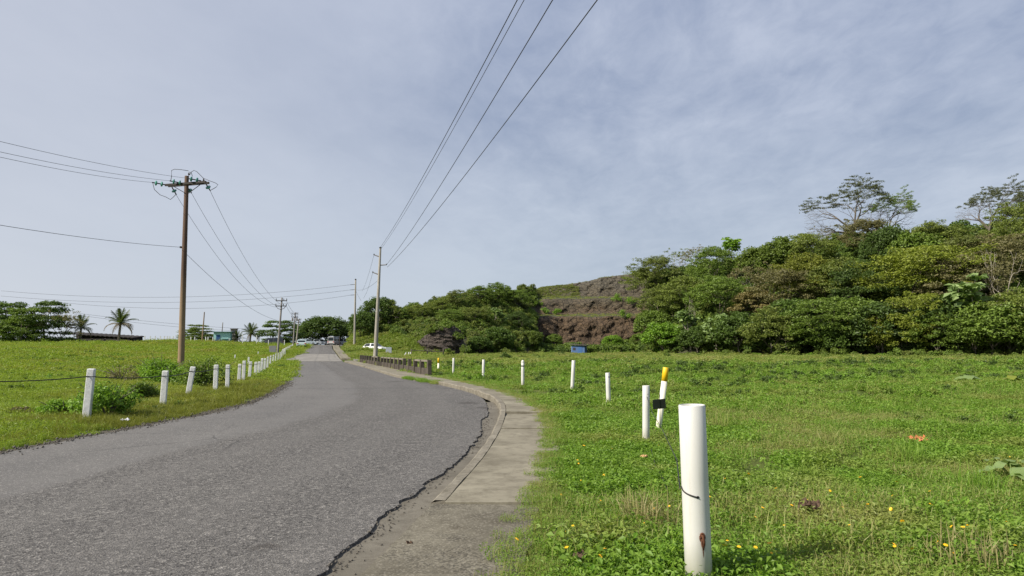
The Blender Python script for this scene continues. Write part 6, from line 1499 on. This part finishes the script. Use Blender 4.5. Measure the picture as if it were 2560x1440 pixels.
crumple('litter', up(2297, 1118, .09), .26, orange, 'orange scrap lying in the grass on the right', 'litter', 1, .8)
crumple('litter', up(313, 1063, .08), .15, whitep, 'white scrap of paper at the left road verge', 'litter', 2, .8)
crumple('crumpled_bit', up(1610, 1166, .11), .085, tanleaf, 'curled tan leaf in the grass below the second white post', 'leaf', 3, .9)
crumple('crumpled_bit', up(2025, 1305, .11), .20, darkbrown, 'dark hole in the right-hand grass, built as a dark crumpled sheet', 'leaf', 4, .9)  # dark sheet stands for the shade of a hole in the grass
crumple('crumpled_bit', up(1455, 1432, .09), .10, darkbrown, 'dark dropping in the grass near the pavement corner', 'leaf', 5, .9)  # taken for dung, built as a dark crumpled sheet
crumple('dropping', Vector((*gp(1024, 1372)[:2], float(ZR(5.4))+.03)), .055, darkbrown, 'dark clod on the rough pavement slab', 'clod', 6, 1.0)
# wild flowers
def flower_mesh():
    mb = MB(); n = 9
    for k in range(n):
        a = 2*math.pi*k/n; c, s = math.cos(a), math.sin(a); w = .0065
        mb.add([(0, 0, 0), (.016*c-w*s, .016*s+w*c, .003), (.024*c, .024*s, .001), (.016*c+w*s, .016*s-w*c, .003)], [(0, 3, 2, 1)])
    mb.lathe([(.007, .001), (.006, .005), (.002, .007)], 8)
    return mb.mesh('yellow_flower')
FM = flower_mesh(); FM.materials.append(M['petal'])
r = np.random.default_rng(55); k = 0
while k < 85:
    px = r.uniform(1280, 2560); py = r.uniform(1120, 1436)
    if py < 1240 and px > 1900 and r.uniform() < .75: continue
    if px < np.interp(py, [1120, 1200, 1300, 1440], [1420, 1400, 1360, 1260]): continue
    p = gp(px, py); o = bpy.data.objects.new('yellow_flower', FM); COL.objects.link(o)
    o.location = p+Vector((0, 0, r.uniform(.10, .17))); o.rotation_euler = (r.normal()*.3+.25, r.normal()*.3, r.uniform(0, 6)); s = r.uniform(.45, .85); o.scale = (s, s, s)
    tag(o, 'small yellow flower in the grass around the white posts', 'flower', 'yellow wild flowers in the grass'); k += 1
# big-leaved weeds at the right border, and grass tufts
def broad_weed(px, py, label, n, ls, h, seed, leaf='leaf_pale'):
    r = np.random.default_rng(seed); p = gp(px, py); e = empty('broadleaf_weed', p, 0, label, 'plant')
    for i in range(n):
        az = 2*math.pi*i/n+r.normal()*.3; d = np.array([math.cos(az), math.sin(az), 0]); ln = h*r.uniform(.5, 1.1); tip = d*ln*.8+np.array([0, 0, h*r.uniform(.55, 1.0)])
        m = 7; V = []; L_ = ls*r.uniform(.7, 1.2); s = np.array([-d[1], d[0], 0])
        for a in range(m):
            t = a/(m-1); wv = L_*.42*math.sin(math.pi*(t*.86+.10))**.7; c = tip+d*L_*(t-.3)+np.array([0, 0, -L_*.35*t*t+.02*math.sin(9*t)])
            V += [c+s*wv+np.array([0, 0, .05*L_*math.sin(7*t+i)]), c, c-s*wv+np.array([0, 0, .05*L_*math.cos(7*t+i)])]
        Q = []
        for a in range(m-1):
            for b in range(2): Q.append([a*3+b, a*3+b+1, a*3+b+4, a*3+b+3])
        link('leaf', npmesh('leaf', np.array(V), np.array(Q), True), M[leaf], e)
        mb = MB(); mb.tube([(0, 0, 0), tuple(tip*.55+np.array([0, 0, .03])), tuple(tip)], .006, 5); mb.build('stalk', M['leaf_mid'], e)
broad_weed(2535, 1215, 'broad-leaved weed with large pale leaves at the right border', 9, .22, .30, 71)
broad_weed(2420, 958, 'pale large-leaved creeper further up the right field', 6, .55, .35, 72)
broad_weed(2530, 960, 'yellowish large-leaved plant at the right border of the field', 6, .5, .35, 73, 'leaf_yellow')
def tuft(px, py, R, h, n, label, seed, mats=('cover',), lean=.7):
    r = np.random.default_rng(seed); p = gp(px, py); V, Q = blades(r, n, R, h*.5, h, .009, lean); me = npmesh('grass_tuft', V, Q)
    o = link('grass_tuft', me, M[mats[0]]); o.location = p; tag(o, label, 'grass tuft', 'taller grass tufts')
tuft(2262, 1172, .22, .50, 170, 'tall green grass tuft below the orange scrap', 81)
tuft(2090, 1120, .25, .38, 120, 'pale grass tuft left of the orange scrap', 82, ('cover_dry',))
tuft(1640, 1330, .20, .42, 110, 'dry straw-coloured tuft left of the nearest white post', 83, ('straw',))
tuft(1590, 1310, .16, .36, 70, 'second dry tuft, a step left of the first', 84, ('straw',))
tuft(1790, 1080, .25, .55, 110, 'long-bladed tuft behind the nearest white post', 85, ('cover_dry',))
tuft(1728, 1462, .10, .16, 26, 'few blades growing against the foot of the nearest white post', 86)
tuft(2450, 1240, .25, .42, 130, 'green tuft left of the broad-leaved weed', 87)
tuft(2430, 1420, .30, .35, 150, 'straw patch at the lower right corner', 88, ('straw',))
tuft(560, 1010, .5, .40, 260, 'straw-yellow grass at the road verge below the third fence post', 89, ('verge',), .9)
tuft(610, 985, .5, .45, 260, 'straw-yellow grass at the road verge below the sixth fence post', 90, ('verge',), .9)

# grit and small stones fallen along both edges of the asphalt
def grit():
    r = np.random.default_rng(91); protos = []
    gm = simple('grit_stone', (.10, .09, .075), .9, .5, 30)
    for i in range(4):
        mb = MB(); a = r.uniform(.7, 1.3, 3)
        pts = [tuple(v*a*(1+.25*r.normal(size=3)*.5)) for v in np.array([[1, 0, 0], [-1, 0, 0], [0, 1, 0], [0, -1, 0], [0, 0, .8], [0, 0, -.8]])]
        mb.add(pts, [(0, 2, 4), (2, 1, 4), (1, 3, 4), (3, 0, 4), (2, 0, 5), (1, 2, 5), (3, 1, 5), (0, 3, 5)]); protos.append(pobj('stone', mb.mesh('stone'), [gm]))
    n = 700; ys = 3.2+15*r.uniform(0, 1, n)**1.6; xs = XR(ys)+np.abs(r.normal(size=n))*.09-.03
    P1 = np.stack([xs, ys, ZR(ys)+.006+.02*(xs < XR(ys))], 1)
    n2 = 1600; y2 = 8+22*r.uniform(0, 1, n2)**1.3; x2 = XL(y2)-.10+r.normal(size=n2)*.14
    P2 = np.stack([x2, y2, ZR(y2)+.03], 1)
    scatter('road_grit', np.vstack([P1, P2]), np.concatenate([r.uniform(.003, .012, n), r.uniform(.006, .024, n2)]), protos, tilt=1.0, seed=51)
grit()
